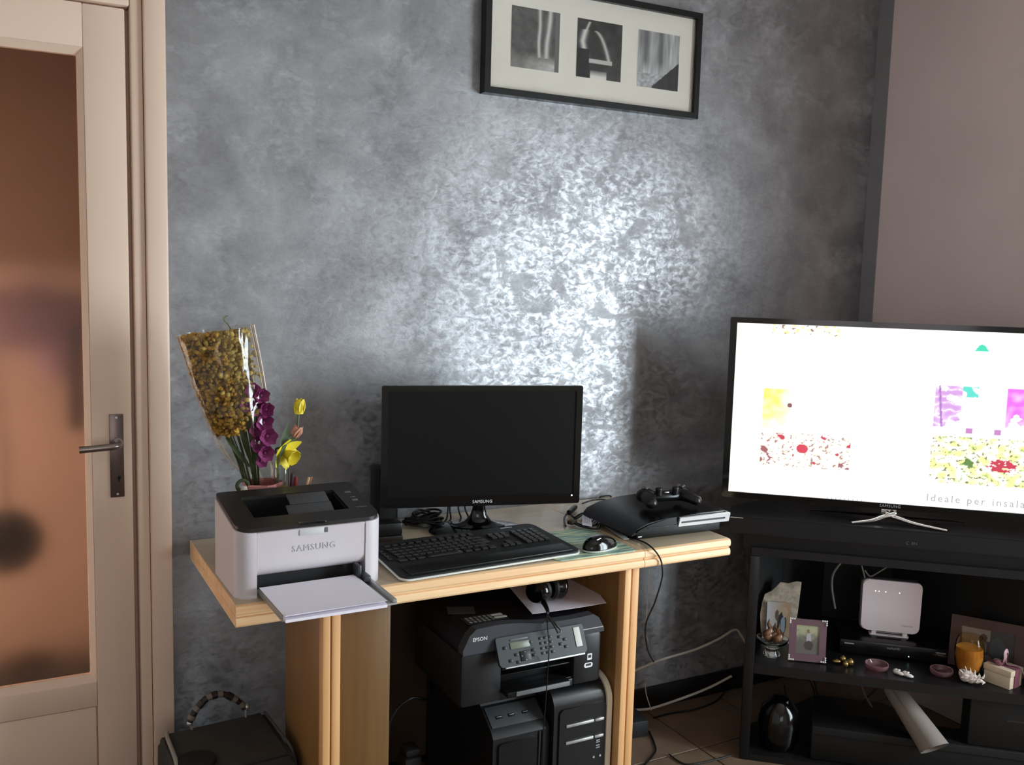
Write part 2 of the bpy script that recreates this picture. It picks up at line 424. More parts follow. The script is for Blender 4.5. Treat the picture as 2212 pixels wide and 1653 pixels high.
# handle
bm = nb(); b2(bm, .236, .268, -.0115, -.006, .876, 1.082, .001); pl = obj('handle_plate', bm, mat('dark_steel_plate', (112, 98, 94), .3, metal=.9, var=.1), door)
bm = nb(); tube(bm, [(.254, -.011, 1.012), (.254, -.035, 1.012), (.252, -.052, 1.012), (.236, -.060, 1.011), (.20, -.060, 1.009), (.165, -.057, 1.007)], .0085, 12)
obj('lever', bm, M_HANDLE, pl)
bm = nb(); cyl(bm, (.254, -.014, 1.012), .013, .006, seg=20, rot=rotm(pi/2)); obj('rosette', bm, M_HANDLE, pl)
bm = nb(); cyl(bm, (.256, -.0122, .925), .004, .002, seg=14, rot=rotm(pi/2)); b2(bm, .2545, .2575, -.0132, -.0112, .914, .925); obj('keyhole', bm, M_BLK, pl)
bm = nb()
for zz in (.884, 1.074): cyl(bm, (.252, -.012, zz), .003, .0016, seg=10, rot=rotm(pi/2))
obj('plate_screw', bm, M_SILVER, pl)

# blurred things of the hall, seen through the frosted pane
bm = nb(); b2(bm, -1.2, .95, .75, 1.27, 1.43, 2.6, .01)
tag(obj('hall_cupboard', bm, wood_v('brown_cupboard_wood', (150, 98, 46), (166, 114, 58))), 'blurred brown cupboard high behind the frosted door glass', 'cupboard')
h0 = at(15, 1170, y=.5)
bm = nb(); lathe(bm, [(0, -.05), (.07, -.045), (.095, 0), (.07, .045), (0, .05)], 24, M_=rotm(pi/2))
for v in bm.verts: v.co += h0
tube(bm, [h0+Vector((0, 0, .08)), h0+Vector((0, .04, .3)), h0+Vector((-.02, .3, .5)), (h0.x-.02, 1.3, h0.z+.55)], .006)
tag(obj('round_bag', bm, mat('dark_felt', (30, 26, 26), .9)), 'blurred dark round shape behind the frosted door glass near the bottom left', 'bag')
h1 = at(60, 690, y=.95)
bm = nb(); ball(bm, h1, .22, (1.3, .4, .45), 16); ball(bm, h1+Vector((.1, .02, -.12)), .1, (.9, .5, .9), 12)
tube(bm, [h1+Vector((0, 0, .05)), h1+Vector((0, .2, .12)), (h1.x, 1.3, h1.z+.1)], .008)
tag(obj('hanging_coat', bm, mat('mauve_cloth', (150, 110, 120), .9)), 'blurred mauve garment behind the frosted glass at mid height', 'coat')
h2 = at(165, 820, y=.5)
bm = nb(); box(bm, h2, (.05, .03, .3), .012); tube(bm, [h2+Vector((0, 0, .13)), h2+Vector((.05, .3, .2)), (h2.x+.05, 1.3, h2.z+.2)], .005)
tag(obj('umbrella', bm, mat('dark_brown_cloth', (70, 48, 44), .9)), 'blurred dark brown upright shape behind the frosted glass beside the handle', 'umbrella')
h3 = at(55, 1425, y=.6)
bm = nb(); ball(bm, h3, .06, (1.4, .6, .5), 14); b2(bm, h3.x-.005, h3.x+.005, .6, .61, 0, h3.z)
tag(obj('low_ornament', bm, mat('olive_dark_cloth', (80, 55, 38), .9)), 'small blurred brown shape low behind the frosted door glass', 'ornament')

# ------------------------------------------------------------ picture frame
pf = thing('picture_frame', 'long black frame with three waterfall photographs on the grey wall', 'picture', (1.600, 0, 2.112))
FW, FH = .755, .322
bm = nb(); o_ = [(-FW/2, -FH/2), (FW/2, -FH/2), (FW/2, FH/2), (-FW/2, FH/2)]
k = .018; i_ = [(-FW/2+k, -FH/2+k), (FW/2-k, -FH/2+k), (FW/2-k, FH/2-k), (-FW/2+k, FH/2-k)]
ring(bm, o_, i_, .032, Matrix.Translation((0, -.001, 0)) @ XZ); obj('frame', bm, M_BLK, pf, 20)
bm = nb(); b2(bm, -FW/2+.017, FW/2-.017, -.016, -.004, -FH/2+.017, FH/2-.017); obj('mat_board', bm, mat('ivory_mat_board', (240, 234, 222), .8, var=.01), pf, 0)
def wf1(u, v):
    n = nz(u*6, v*6)*.5+nz(u*18, v*18)*.3
    c = 88+n*40
    for cx, w in ((.58, .035), (.80-.12*(1-v)*.8, .05)):
        c = mixc((c,)*3, (215,)*3, math.exp(-((u-cx-.02*nz(v*3, cx))/w)**2)*(1 if v > .2 else 0))[0]
    if v < .3: c = mixc((c,)*3, (190+n*40,)*3, min(1, (.3-v)*5)*(.4+.6*min(1, max(0, u*1.6-.2))))[0]
    if u > .9: c = 110
    return (c, c*.98, c*.96)
def wf2(u, v):
    n = nz(u*7, v*7, 3)
    c = 56+n*22
    # arc of water
    ax = .38+.36*math.sqrt(max(0, min(1, (.82-v)/.55))) if v < .82 else .38
    d = abs(u-ax)
    if .28 < v < .82: c = mixc((c,)*3, (205,)*3, math.exp(-(d/.045)**2))[0]
    d2 = abs(u-(.12+.14*abs(v-.62)*2.2)); 
    if .35 < v < .82: c = mixc((c,)*3, (225,)*3, math.exp(-(d2/.07)**2))[0]
    if .8 < v < .97: c = mixc((c,)*3, (210,)*3, math.exp(-((u-.22+.5*(.8-v)+.03)/.03)**2))[0]
    if .26 < v < .34 and .28 < u < .8: c = 200
    if v < .14 and .3 < u < .68 : c = mixc((c,)*3, (235,)*3, 1-max(0, (v-.04))*7)[0]
    if u < .27 and v < .5: c = 34+n*16
    return (c, c*.97, c*.95)
def wf3(u, v):
    n = nz(u*9, v*1.6, 7)*.6+nz(u*22, v*3, 1)*.4
    c = 190+n*90
    for cx, w in ((.18, .09), (.55, .1)):
        c = mixc((c,)*3, (88,)*3, .8*math.exp(-((u-cx)/w)**2)*min(1, max(0, (v-.28)*5)))[0]
    if v < .25: c = 178+nz(u*12, v*20)*50
    if v < .30*(u-.32)/.4 and u > .35 or (v < .28 and u > .72): c = 58+n*18
    return (max(30, min(235, c)),)*3
M_PHOTO = mat_attr('framed_photo_print', rough=.6)
for i, (pa, pb, fn, lb) in enumerate((((1107, 10.6), (1205.7, 157.5), wf1, 'black and white photo of tall falls over a pool'), ((1249, 38), (1339.5, 178), wf2, 'dark photo of water arching over a rock'), ((1381, 63), (1463, 198), wf3, 'pale photo of a wide curtain of falls'))):
    a = at(*pa, y=-.017); b = at(*pb, y=-.017); w = .128; h = .155
    cx = (a.x+b.x)/2-1.600; cz = (a.z+b.z)/2-2.112
    painted('photo_print', b.x-a.x+.002, a.z-b.z, 60, 70, fn, M_PHOTO, pf, (cx, -.0168, cz), label=lb)
bm = nb(); b2(bm, -FW/2+.019, FW/2-.019, -.021, -.0195, -FH/2+.019, FH/2-.019); 
obj('glass_pane', bm, mat('thin_picture_glass', (255, 255, 255), .03, trans=1, ior=1.2, var=0), pf, 0)

# ------------------------------------------------------------ desk
DT, DB = .75, .704
desk = thing('desk', 'light beech desk with a grooved thick front edge against the grey wall', 'desk', (1.08, -.28, 0))
def D(bm): bmesh.ops.translate(bm, vec=(-1.08, .28, 0), verts=bm.verts[:]); return bm
def edge_prof(y0, y1):
    # cross-section in (y,z): rounded front with a mid groove
    r = .008; P = []
    for (zc, zt, zb) in ((0, DT, .7285), (0, .7255, DB)):
        P.append([(y1, zb), (y1, zt), (y0+r, zt), (y0+r*.3, zt-r*.3), (y0, zt-r), (y0, zb+r*.6), (y0+r*.3, zb+r*.1), (y0+r*.6, zb)])
    return P
for (x0, x1, nm) in ((.42, 1.4565, 'tabletop'), (1.458, 1.742, 'extension_top')):
    bm = nb()
    for P in edge_prof(-.555, -.02): prism(bm, P, x1-x0, Matrix.Translation((x0, 0, 0)) @ YZ)
    b2(bm, x0+.001, x1-.001, -.549, -.02, .7255, .7285)
    tp_ = obj(nm, D(bm), M_WOOD, desk, 30)
    bm = nb(); b2(bm, x0+.002, x1-.002, -.543, -.02, .7495, DT+.0003); obj('top_laminate', D(bm), M_TOPL, tp_, 0)
for x0, x1 in ((.611, .629), (.632, .652), (1.412, 1.432), (1.435, 1.457)):
    bm = nb(); b2(bm, x0, x1, -.535, -.505, 0, DB, .003); obj('post', D(bm), M_WOODV, desk)
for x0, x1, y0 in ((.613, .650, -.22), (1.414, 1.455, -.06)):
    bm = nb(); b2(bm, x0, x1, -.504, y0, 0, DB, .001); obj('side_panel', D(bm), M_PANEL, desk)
bm = nb(); b2(bm, .655, .782, -.500, -.482, 0, DB, .001); obj('front_stile', D(bm), wood_v('shaded_brown_stile_veneer', (106, 76, 40), (116, 84, 46)), desk)  # brown veneer, darkened in its colour for the shade of the recess
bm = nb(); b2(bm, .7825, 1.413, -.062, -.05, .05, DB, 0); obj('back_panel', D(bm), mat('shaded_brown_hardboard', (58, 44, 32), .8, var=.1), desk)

# ------------------------------------------------------------ laser printer
lp = thing('laser_printer', 'white laser printer with a black top at the left end of the desk', 'printer', (.592, -.520, DT), R(1.0))
def ztop(y): return .143 + .034*min(1, max(0, (y+.0)/.215))
def slant(bm, z0, thr):
    for v in bm.verts:
        if v.co.z > thr: v.co.z = v.co.z + ztop(v.co.y) - z0
WB = .326
out = [(-.121, .002), (-.121, .075), (.121, .075), (.121, .002)]
pr = rrect(WB, .225, [.02, .02, .034, .034], 6, 0, .1125)
i0 = [i for i, q in enumerate(pr) if q[0] > 0 and q[1] < .01 and q[0] < WB/2-.034+.003]
# plan outline with a front notch for door and tray
body_pts = [q for q in pr]
idx = max(range(len(body_pts)), key=lambda i: (body_pts[i][0] < 0 and abs(body_pts[i][1]) < 1e-4, body_pts[i][0]))
body_pts = body_pts[:idx+1] + [(-.121, 0), (-.121, .075), (.121, .075), (.121, 0)] + body_pts[idx+1:]
bm = nb(); prism(bm, body_pts, .0505, Matrix()); slant(bm, .1, .05)
UP = Matrix.Translation((0, 0, .1))
prism(bm, rrect(.042, .225, [.001, .02, .034, .001], 6, -.142, .1125), .036, UP)
prism(bm, rrect(.042, .225, [.02, .001, .001, .034], 6, .142, .1125), .036, UP)
for (xa, xb, ya, yb) in ((-.121, -.1115, .031, .225), (.1035, .121, .031, .225), (-.1115, .1035, .178, .225), (-.1115, .1035, .031, .058)):
    prism(bm, [(xa, ya), (xb, ya), (xb, yb), (xa, yb)], .036, UP)
for v in bm.verts:
    if v.co.z > .0999 and v.co.z < .1001: v.co.z = ztop(v.co.y)-.0497
    elif v.co.z > .1355 and v.co.z < .1365 and abs(v.co.z-.136) < 1e-5: v.co.z = ztop(v.co.y)-.0002
obj('body', bm, M_WHITE, lp, 35)
# front door with a curved bottom
P = []
for i in range(9):
    a = i/8*pi/2; P.append((.030-.030*sin(a)+.002, .042+.030-.030*cos(a)))
P += [(.002, .136), (.0, .142), (.03, .147), (.03, .046)]
bm = nb(); prism(bm, P, .240, Matrix.Translation((-.120, 0, 0)) @ YZ)
fd = obj('front_door', bm, M_WHITE, lp, 35)
text('raised_lettering', 'SAMSUNG', .0195, mat('pale_grey_print', (190, 191, 197), .4, var=.01), fd, (.004, .0015, .098), ext=.0008, space=1.15)
bm = nb(); box(bm, (.0, .0012, .1335), (.058, .003, .014), .001); obj('door_latch', bm, mat('pale_latch', (205, 205, 206), .4), fd)
bm = nb(); box(bm, (.030, .0002, .134), (.008, .003, .011), .001); obj('latch_slot', bm, M_GREYP, fd)
bm = nb(); b2(bm, -.120, .120, .03, .074, .002, .05); obj('tray_recess', bm, M_BLKM, lp)
# top cover: rim around the output bin
oo = rrect(WB-.006, .219, [.018, .018, .032, .032], 6, 0, .1125)
def inner(n):
    q = rrect(.215, .118, .004, 6, -.004, .118); return q
bm = nb(); ring(bm, oo, inner(0), .008, Matrix.Translation((0, 0, .1))); slant(bm, .1, .05)
obj('top_cover', bm, mat('black_cover_plastic', (33, 29, 27), .42, var=.1), lp, 30)
bm = nb(); box(bm, (-.004, .118, .130), (.214, .117, .003), 0, rotm(R(-4))); b2(bm, -.1112, .1032, .1765, .1778, .115, .172); [prism(bm, [(.0590, .112), (.1765, .112), (.1765, .1705), (.0590, .1520)], .0015, Matrix.Translation((x_, 0, 0)) @ YZ) for x_ in (-.1114, .1019)]; b2(bm, -.111, .103, .0584, .0596, .112, .1515)
obj('output_bin', bm, M_BLK, lp)
bm = nb(); box(bm, (.022, .084, .158), (.105, .046, .003), .001, rotm(R(28), 0, 0)); obj('paper_support', bm, mat('support_grey', (66, 66, 68), .5), lp)
bm = nb(); box(bm, (.028, .128, .176), (.092, .04, .003), .001, rotm(R(22), 0, 0)); obj('paper_support', bm, mat('support_grey', (66, 66, 68), .5), lp)
bm = nb(); box(bm, (.0, .008, .151), (.062, .012, .006), .002); obj('lid_catch', bm, M_GLOSS, lp)
for yy, zz in ((.155, .1755), (.105, .1682)):
    bm = nb(); box(bm, (.133, yy, zz), (.014, .009, .0015), .0006, rotm(R(9))); obj('button', bm, M_GREYP, lp)
text('printed_caption', 'WPS', .006, M_TXTG, lp, (.133, .120, .1712), (R(9), 0, 0), ext=.0001)
text('printed_caption', 'SL-M2026W', .0055, M_TXTG, lp, (.133, .060, .1618), (R(9), 0, 0), ext=.0001)
# paper tray
bm = nb(); b2(bm, -.116, .128, -.172, .04, .006, .010, .001); b2(bm, .118, .128, -.172, -.0, .010, .018, .002); b2(bm, -.116, -.112, -.172, 0, .010, .020, .001)
obj('paper_tray', bm, mat('smoky_tray_plastic', (150, 148, 146), .3, var=.04), lp)
bm = nb(); box(bm, (.1, -.005, .036), (.010, .035, .03), .004); box(bm, (.112, -.018, .024), (.016, .05, .014), .004); obj('paper_guide', bm, M_DGREY, lp)
ps = thing('paper_stack', 'stack of white paper sheets lying in the tray of the laser printer', 'paper', (.585, -.60, DT+.0105), R(1.0))
bm = nb()
Nn = 14
top = []; bot = []
for i in range(Nn+1):
    y = -.112 + i/Nn*.185; dz = -.000 + .0*i
    top.append((y, .0085 + .003*sin(i/Nn*pi*.8) - (0 if i > 2 else (2-i)*.0012))); bot.append((y, .0003))
pts = top + bot[::-1]
prism(bm, pts, .212, Matrix.Translation((-.106, 0, 0)) @ YZ)
obj('paper_stack_sheets', bm, M_PAPER, ps, 30)
for k_ in range(3):
    bm = nb(); box(bm, (.002-.003*k_, -.018, .0122+.0009*k_), (.210, .184, .0005), 0, rotm(R(.8*k_-1.0), 0, R(.5*k_-.4)))
    obj('sheet', bm, M_PAPER, ps, 0)

# ------------------------------------------------------------ monitor
mo = thing('monitor', 'black computer monitor with its screen off in the middle of the desk', 'monitor', (1.128, -.264, DT), R(-15))
MW, MH, MZ = .538, .322, .084
zc = MZ+MH/2
bm = nb(); ring(bm, rrect(MW, MH, .006, 4), rrect(MW-.034, MH-.042, .002, 4, 0, .006), .010, Matrix.Translation((0, 0, zc)) @ XZ)
obj('bezel', bm, M_GLOSS, mo, 30)
bm = nb(); prism(bm, rrect(MW-.004, MH-.004, .006, 4), .022, Matrix.Translation((0, .022, zc)) @ XZ)
q = prism(bm, rrect(MW*.6, MH*.6, .03, 4), .022, Matrix.Translation((0, .046, zc)) @ XZ)
obj('back_shell', bm, M_BLK, mo, 30)
bm = nb(); b2(bm, -MW/2+.016, MW/2-.016, -.0075, -.001, zc-MH/2+.026, zc+MH/2-.014); obj('screen', bm, M_SCREEN, mo, 0)
text('lettering', 'SAMSUNG', .0115, M_TXTW, mo, (-.0, -.0104, MZ+.0115), ext=.0003, space=1.05)
bm = nb(); ball(bm, (MW/2-.022, -.0102, MZ+.022), .0022, (1, .4, 1), 8); obj('power_light', bm, mat('lit_led', (255, 255, 255), .3, emit=3), mo)
# curved stand neck and oval foot
bm = nb()
prof = [(.016, .104), (.016, .088), (.018, .066), (.023, .048), (.036, .032), (.055, .024), (.075, .020)]
rings = []
for r, z in prof: rings.append([bm.verts.new((r*cos(a)*1.0, .030+.55*r*sin(a)-(.104-z)*-.12, z)) for a in [2*pi*i/28 for i in range(28)]])
for A, B in zip(rings, rings[1:]):
    for i in range(28): bm.faces.new((A[i], A[(i+1) % 28], B[(i+1) % 28], B[i]))
bm.faces.new(rings[0])
bm.faces.new(rings[-1][::-1])
obj('neck', bm, M_GLOSS, mo, 60)
bm = nb(); T = Matrix.Translation((0, .046, 0)) @ Matrix.Diagonal((1, .66, 1, 1))
lathe(bm, [(0, 0), (.131, 0), (.134, .004), (.131, .008), (.11, .013), (.06, .020), (0, .022)], 48, M_=T); obj('foot', bm, M_GLOSS, mo, 60)

# ------------------------------------------------------------ keyboard
kb = thing('keyboard', 'wide black keyboard with a thin white rim in front of the monitor', 'keyboard', (1.030, -.4235, DT), R(3.3))
tilt = rotm(R(4.2))
base = Matrix.Translation((0, 0, .0165)) @ tilt
def kout(g):
    P = [];
    for (x, y) in rrect(.488+g*2, .232+g*2, .024, 6):
        t = (y+.116)/.232; sx = 1 - .035*(t-.5)
        if y < -.05: sx += .0
        P.append((x*sx, y))
    return P
bm = nb(); prism(bm, kout(.002), .0042, base @ Matrix.Translation((0, 0, -.0042))); b2(bm, -.22, .22, .085, .10, .001, .018); b2(bm, -.2, .2, -.1, -.09, .0002, .006)
obj('rim', bm, M_WHITE2, kb, 30)
bm = nb(); prism(bm, kout(-.0005), .004, base @ Matrix.Translation((0, 0, .0001))); obj('deck', bm, M_BLKM, kb, 30)
bm = nb(); box(bm, (0, -.082, .0062), (.45, .05, .004), .002, None); bmesh.ops.transform(bm, matrix=base, verts=bm.verts[:]); obj('palm_rest', bm, mat('palm_rest_plastic', (17, 16, 16), .5), kb)
text('lettering', 'KEYBOARD', .006, M_TXTG, kb, base @ Vector((.165, .103, .0045)), (R(4.2), 0, 0), ext=.0001) if False else None
bm = nb(); box(bm, (.155, .1035, .0044), (.035, .0035, .0006)); bmesh.ops.transform(bm, matrix=base, verts=bm.verts[:]); obj('silver_mark', bm, M_SILVER, kb)
bm = nb(); b2(bm, -.0083, .0083, -.0079, .0079, 0, .0055, .0018, 1)
key0 = None
M_KEY = mat('key_plastic', (38, 37, 37), .32, var=.12)
def addkey(x, y, w=1.0):
    global key0
    p = base @ Vector((x, y, .0042))
    if key0 is None:
        key0 = obj('key', bm, M_KEY, kb, 30, loc=p, rot=(R(4.2), 0, 0)); return key0
    c = key0.copy(); C.objects.link(c); c.parent = kb; c.location = p; c.scale = (w, 1, 1); return c
pitch = .0186
rows = [14, 14, 14, 13, 12]
for j, yy in enumerate((.060, .0418, .0236, .0054, -.0128)):
    nrow = rows[j]; off = (.0, .006, .009, .013)[j] if j < 4 else 0
    for i in range(14 if j < 4 else 0):
        if j < 4 and (i < nrow): addkey(-.205+off*.6+pitch*i, yy, 1.0 if i < nrow-1 else 1.5)
for i, (x, w) in enumerate(((-.203, 1.3), (-.179, 1.0), (-.156, 1.2), (-.091, 5.6), (-.027, 1.2), (-.003, 1.0), (.019, 1.0), (.041, 1.2))): addkey(x, -.0128-.004, w)
for i in range(12): addkey(-.200+i*.0212, .083, .9)
for i in range(3):
    for j in range(3):
        if j < 2: addkey(.080+i*pitch, .060-j*.0182)
for i in range(3): addkey(.080+i*pitch, -.0168)
addkey(.080+pitch, .0014)
for i in range(4):
    for j in range(5): addkey(.150+i*pitch, .060-j*.0186)
for i in range(4): addkey(-.228, .055-i*.018, .5)

# ------------------------------------------------------------ mouse pad, mouse
bm = nb(); prism(bm, rrect(.235, .238, .012, 5), .003)
def padmat():
    M = bpy.data.materials.new('striped_pad_print'); M.use_nodes = True; nt = M.node_tree; N = nt.nodes; L = nt.links; b = N['Principled BSDF']
    tc = N.new('ShaderNodeTexCoord'); mp = N.new('ShaderNodeMapping'); mp.inputs['Scale'].default_value = (7, 55, 1); L.new(tc.outputs['Object'], mp.inputs[0])
    n = N.new('ShaderNodeTexNoise'); n.inputs['Scale'].default_value = 1.6; n.inputs['Detail'].default_value = 5; L.new(mp.outputs[0], n.inputs['Vector'])
    r = N.new('ShaderNodeValToRGB'); e = r.color_ramp.elements
    e[0].position = .34; e[0].color = (*s2l((70, 104, 112)), 1); e[1].position = .66; e[1].color = (*s2l((206, 204, 150)), 1)
    for p_, c_ in ((.44, (128, 158, 150)), (.54, (176, 196, 172))):
        q = e.new(p_); q.color = (*s2l(c_), 1)
    L.new(n.outputs['Fac'], r.inputs[0]); L.new(r.outputs[0], b.inputs['Base Color']); b.inputs['Roughness'].default_value = .6
    return M
mp_ = obj('mouse_pad', bm, padmat(), loc=(1.316, -.432, DT+.0002)); tag(mp_, 'green and blue streaked mouse pad to the right of the keyboard', 'mouse pad')
ms = thing('mouse', 'black wireless mouse with a white rim on the mouse pad', 'mouse', (1.349, -.505, DT+.0033), R(14))
bm = nb()
def mouse_shell(bm, sc, zs, z0):
    rows_ = 10; seg = 32; prev = None
    for j in range(rows_+1):
        t = j/rows_*pi/2; rr = cos(t); zz = sin(t)**.9
        ringv = []
        for i in range(seg):
            a = 2*pi*i/seg; x = .056*cos(a)*rr*sc; y = .031*sin(a)*rr*sc*(1+.08*cos(a*2))
            ringv.append(bm.verts.new((x, y, z0+zs*zz*(1-.18*(x/.056)))))
        if prev:
            for i in range(seg): bm.faces.new((prev[i], prev[(i+1) % seg], ringv[(i+1) % seg], ringv[i]))
        else: bm.faces.new(ringv[::-1])
        prev = ringv
    bm.faces.new(prev)
mouse_shell(bm, 1, .031, .006); obj('shell', bm, M_GLOSS, ms, 60)
bm = nb(); lathe(bm, [(0, 0), (.9, 0), (1.0, .35), (1.02, .7), (0, .75)], 32, M_=Matrix.Diagonal((.0565, .0318, .0085, 1))); obj('rim', bm, M_WHITE2, ms, 50)
bm = nb(); box(bm, (-.022, -.0165, .0335), (.020, .003, .0015), .0007, rotm(R(25), R(-4), R(12))); obj('white_mark', bm, M_TXTW, ms)
bm = nb(); cyl(bm, (-.04, .004, .0265), .004, .006, seg=14, rot=rotm(pi/2)); obj('scroll_wheel', bm, M_GREYP, ms)

# ------------------------------------------------------------ coiled lead with paper tag, plastic ruler, console, gamepad
def pxpath(pts, **k): return [at(a, b, **k) for a, b in pts]
cz = .757
ca = thing('coiled_lead', 'coiled black power lead with a white paper tag behind the mouse', 'cable')
bm = nb()
P = pxpath([(1222, 1137), (1219, 1122), (1228, 1110), (1240, 1118), (1252, 1113), (1272, 1108), (1284, 1112), (1290, 1130), (1282, 1139), (1262, 1136), (1240, 1130), (1228, 1134)], z=cz)
for i, p in enumerate(P): p.z += .002*(i % 3)
tube(bm, P, .0028, 8, 8)
P = pxpath([(1232, 1124), (1246, 1120), (1262, 1110), (1282, 1106), (1292, 1118), (1296, 1138), (1286, 1143), (1258, 1138), (1240, 1131)], z=cz+.004); tube(bm, P, .0026, 8, 8)
obj('cord', bm, M_CABLEB, ca)
a = at(1229, 1108, z=cz+.005); b = at(1244, 1094, z=cz+.005)
bm = nb(); tube(bm, [a, a.lerp(b, .1), a.lerp(b, .5), b], lambda t: .008 if .1 < t < .95 else .005, 10, 3); obj('plug', bm, M_BLK, ca)
a = at(1236, 1128, z=cz+.006)
bm = nb(); box(bm, a, (.026, .02, .012), .004, rotm(0, 0, .4)); obj('cable_tie', bm, mat('olive_tie', (60, 55, 40), .6), ca)
p00 = at(1258, 1105, z=cz+.016); p10 = at(1276, 1109, z=cz+.016); p11 = at(1279, 1138, z=cz+.008); p01 = at(1258, 1134, z=cz+.008)
bm = nb(); vv = [bm.verts.new(p) for p in (p00, p10, p11, p01)]; f = bm.faces.new(vv); r_ = bmesh.ops.extrude_face_region(bm, geom=[f]); bmesh.ops.translate(bm, vec=(0, 0, -.0006), verts=[v for v in r_['geom'] if isinstance(v, bmesh.types.BMVert)])
tg = obj('paper_tag', bm, M_PAPER, ca, 0)
bm = nb()
for i in range(4):
    t = .2+.2*i; q0 = p00.lerp(p10, t).lerp(p01.lerp(p11, t), .15); q1 = p00.lerp(p10, t).lerp(p01.lerp(p11, t), .85)
    tube(bm, [q0+Vector((0, 0, .0006)), q1+Vector((0, 0, .0006))], .0005, 4, raw=True)
obj('printed_line', bm, M_TXTG, tg)
a = at(1312, 1139, z=.7555); b = at(1353, 1167, z=.7555)
d = (b-a); rl = bpy.data.objects
bm = nb(); box(bm, (0, 0, 0), (d.length, .016, .002), .0005)
o = obj('plastic_ruler', bm, mat('frosted_clear_plastic', (170, 172, 168), .25, var=.05), loc=(a+b)/2+Vector((0, 0, .0025)), rot=(0, 0, math.atan2(d.y, d.x)))
tag(o, 'short translucent plastic strip lying between mouse and game console', 'ruler')

gc = thing('game_console', 'black game console with a shiny silver disc slot at the right end of the desk', 'game console', (1.622, -.47, DT), R(-1.5))
# body: lower block and curved hood
bm = nb(); b2(bm, -.13, .15, .0, .20, .002, .040, .004); obj('base', bm, mat('console_matte_black', (16, 13, 12), .5), gc)
P = [(-.168, .022), (-.150, .040), (-.115, .053), (-.05, .062), (.04, .066), (.13, .066), (.150, .062), (.154, .052), (.150, .042), (-.12, .036)]
bm = nb(); prism(bm, P, .262, Matrix.Translation((0, .228, 0)) @ XZ)
bmesh.ops.bevel(bm, geom=[e for e in bm.edges if abs(e.verts[0].co.y-e.verts[1].co.y) < 1e-5], offset=.004, segments=2, affect='EDGES')
hood = obj('hood', bm, mat('console_gloss_black', (11, 11, 12), .25, spec=.35), gc, 35)
bm = nb(); ring(bm, rrect(.170, .026, .002, 3), rrect(.148, .006, .002, 3, -.004, -.001), .005, Matrix.Translation((.064, -.0345, .050)) @ rotm(R(14)) @ XZ)
obj('disc_slot_surround', bm, mat('bright_silver', (236, 238, 240), .38, metal=.6), gc, 30)
bm = nb(); b2(bm, -.01, .136, -.0365, -.0345, .0462, .052); obj('disc_slot', bm, M_BLK, gc, 0)
bm = nb(); b2(bm, -.12, .15, -.0365, -.030, .0395, .0425, .001); obj('front_strip', bm, M_DGREY, gc)
bm = nb(); box(bm, (-.122, -.003, .010), (.012, .003, .003)); obj('usb_port', bm, M_SILVER, gc)

gp = thing('game_controller', 'black game controller resting on top of the game console', 'game controller', (1.632, -.398, DT+.0670), R(-8))
bm = nb()
def blob(pts, rs):
    tube(bm, pts, lambda t: rs[0]+(rs[1]-rs[0])*t if t < .9 else rs[1]*max(.25, 1-(t-.9)*6), 14, 6, flat=.85)
blob([(-.052, .022, .026), (-.056, .0, .028), (-.062, -.03, .024), (-.067, -.056, .016)], (.024, .015))
blob([(.052, .022, .026), (.056, .0, .028), (.068, -.028, .024), (.086, -.052, .016)], (.024, .015))
box(bm, (0, .006, .026), (.10, .044, .026), .012)
ball(bm, (-.054, .012, .030), .027, (1, 1, .75)); ball(bm, (.054, .012, .030), .027, (1, 1, .75))
obj('shell', bm, mat('controller_black', (20, 20, 21), .3, var=.1), gp, 60)
for sx in (-1, 1):
    bm = nb(); cyl(bm, (sx*.026, -.013, .042), .0085, .016, .0095, 20); cyl(bm, (sx*.026, -.013, .052), .010, .004, .009, 20); obj('thumbstick', bm, M_BLK, gp)
    bm = nb(); box(bm, (sx*.048, .038, .030), (.022, .012, .012), .004); obj('shoulder_button', bm, M_GLOSS, gp)
for (x, y) in ((.056, .022), (.056, .002), (.046, .012), (.066, .012)):
    bm = nb(); cyl(bm, (x, y, .051), .004, .004, seg=12); obj('face_button', bm, M_GREYP, gp)
bm = nb(); box(bm, (-.056, .012, .0505), (.022, .007, .003), .001); box(bm, (-.056, .012, .0505), (.007, .022, .003), .001); obj('direction_pad', bm, M_GREYP, gp)
bm = nb(); box(bm, (0, -.010, .040), (.012, .006, .003), .001); obj('home_button', bm, M_SILVER, gp)

# console power lead: arc on the desk and fall over the front edge
cl = thing('console_lead', 'thin black lead running from the console over the front edge of the desk', 'cable')
bm = nb()
P = [at(1258, 1088, z=.757), at(1285, 1080, z=.764), at(1310, 1084, z=.757), Vector((1.47, -.28, .757))]
tube(bm, P, .0025, 8)
P = [Vector((1.484, -.44, .7535)), at(1392, 1172, z=.7535), at(1412, 1187, z=.7535), at(1425, 1205, y=-.560), at(1430, 1222, y=-.562), at(1430, 1250, y=-.562), at(1415, 1300, y=-.55), at(1395, 1350, y=-.50), at(1398, 1400, y=-.45), at(1412, 1430, y=-.42)]
tube(bm, P, .0022, 8)
obj('cord', bm, M_CABLEB, cl)

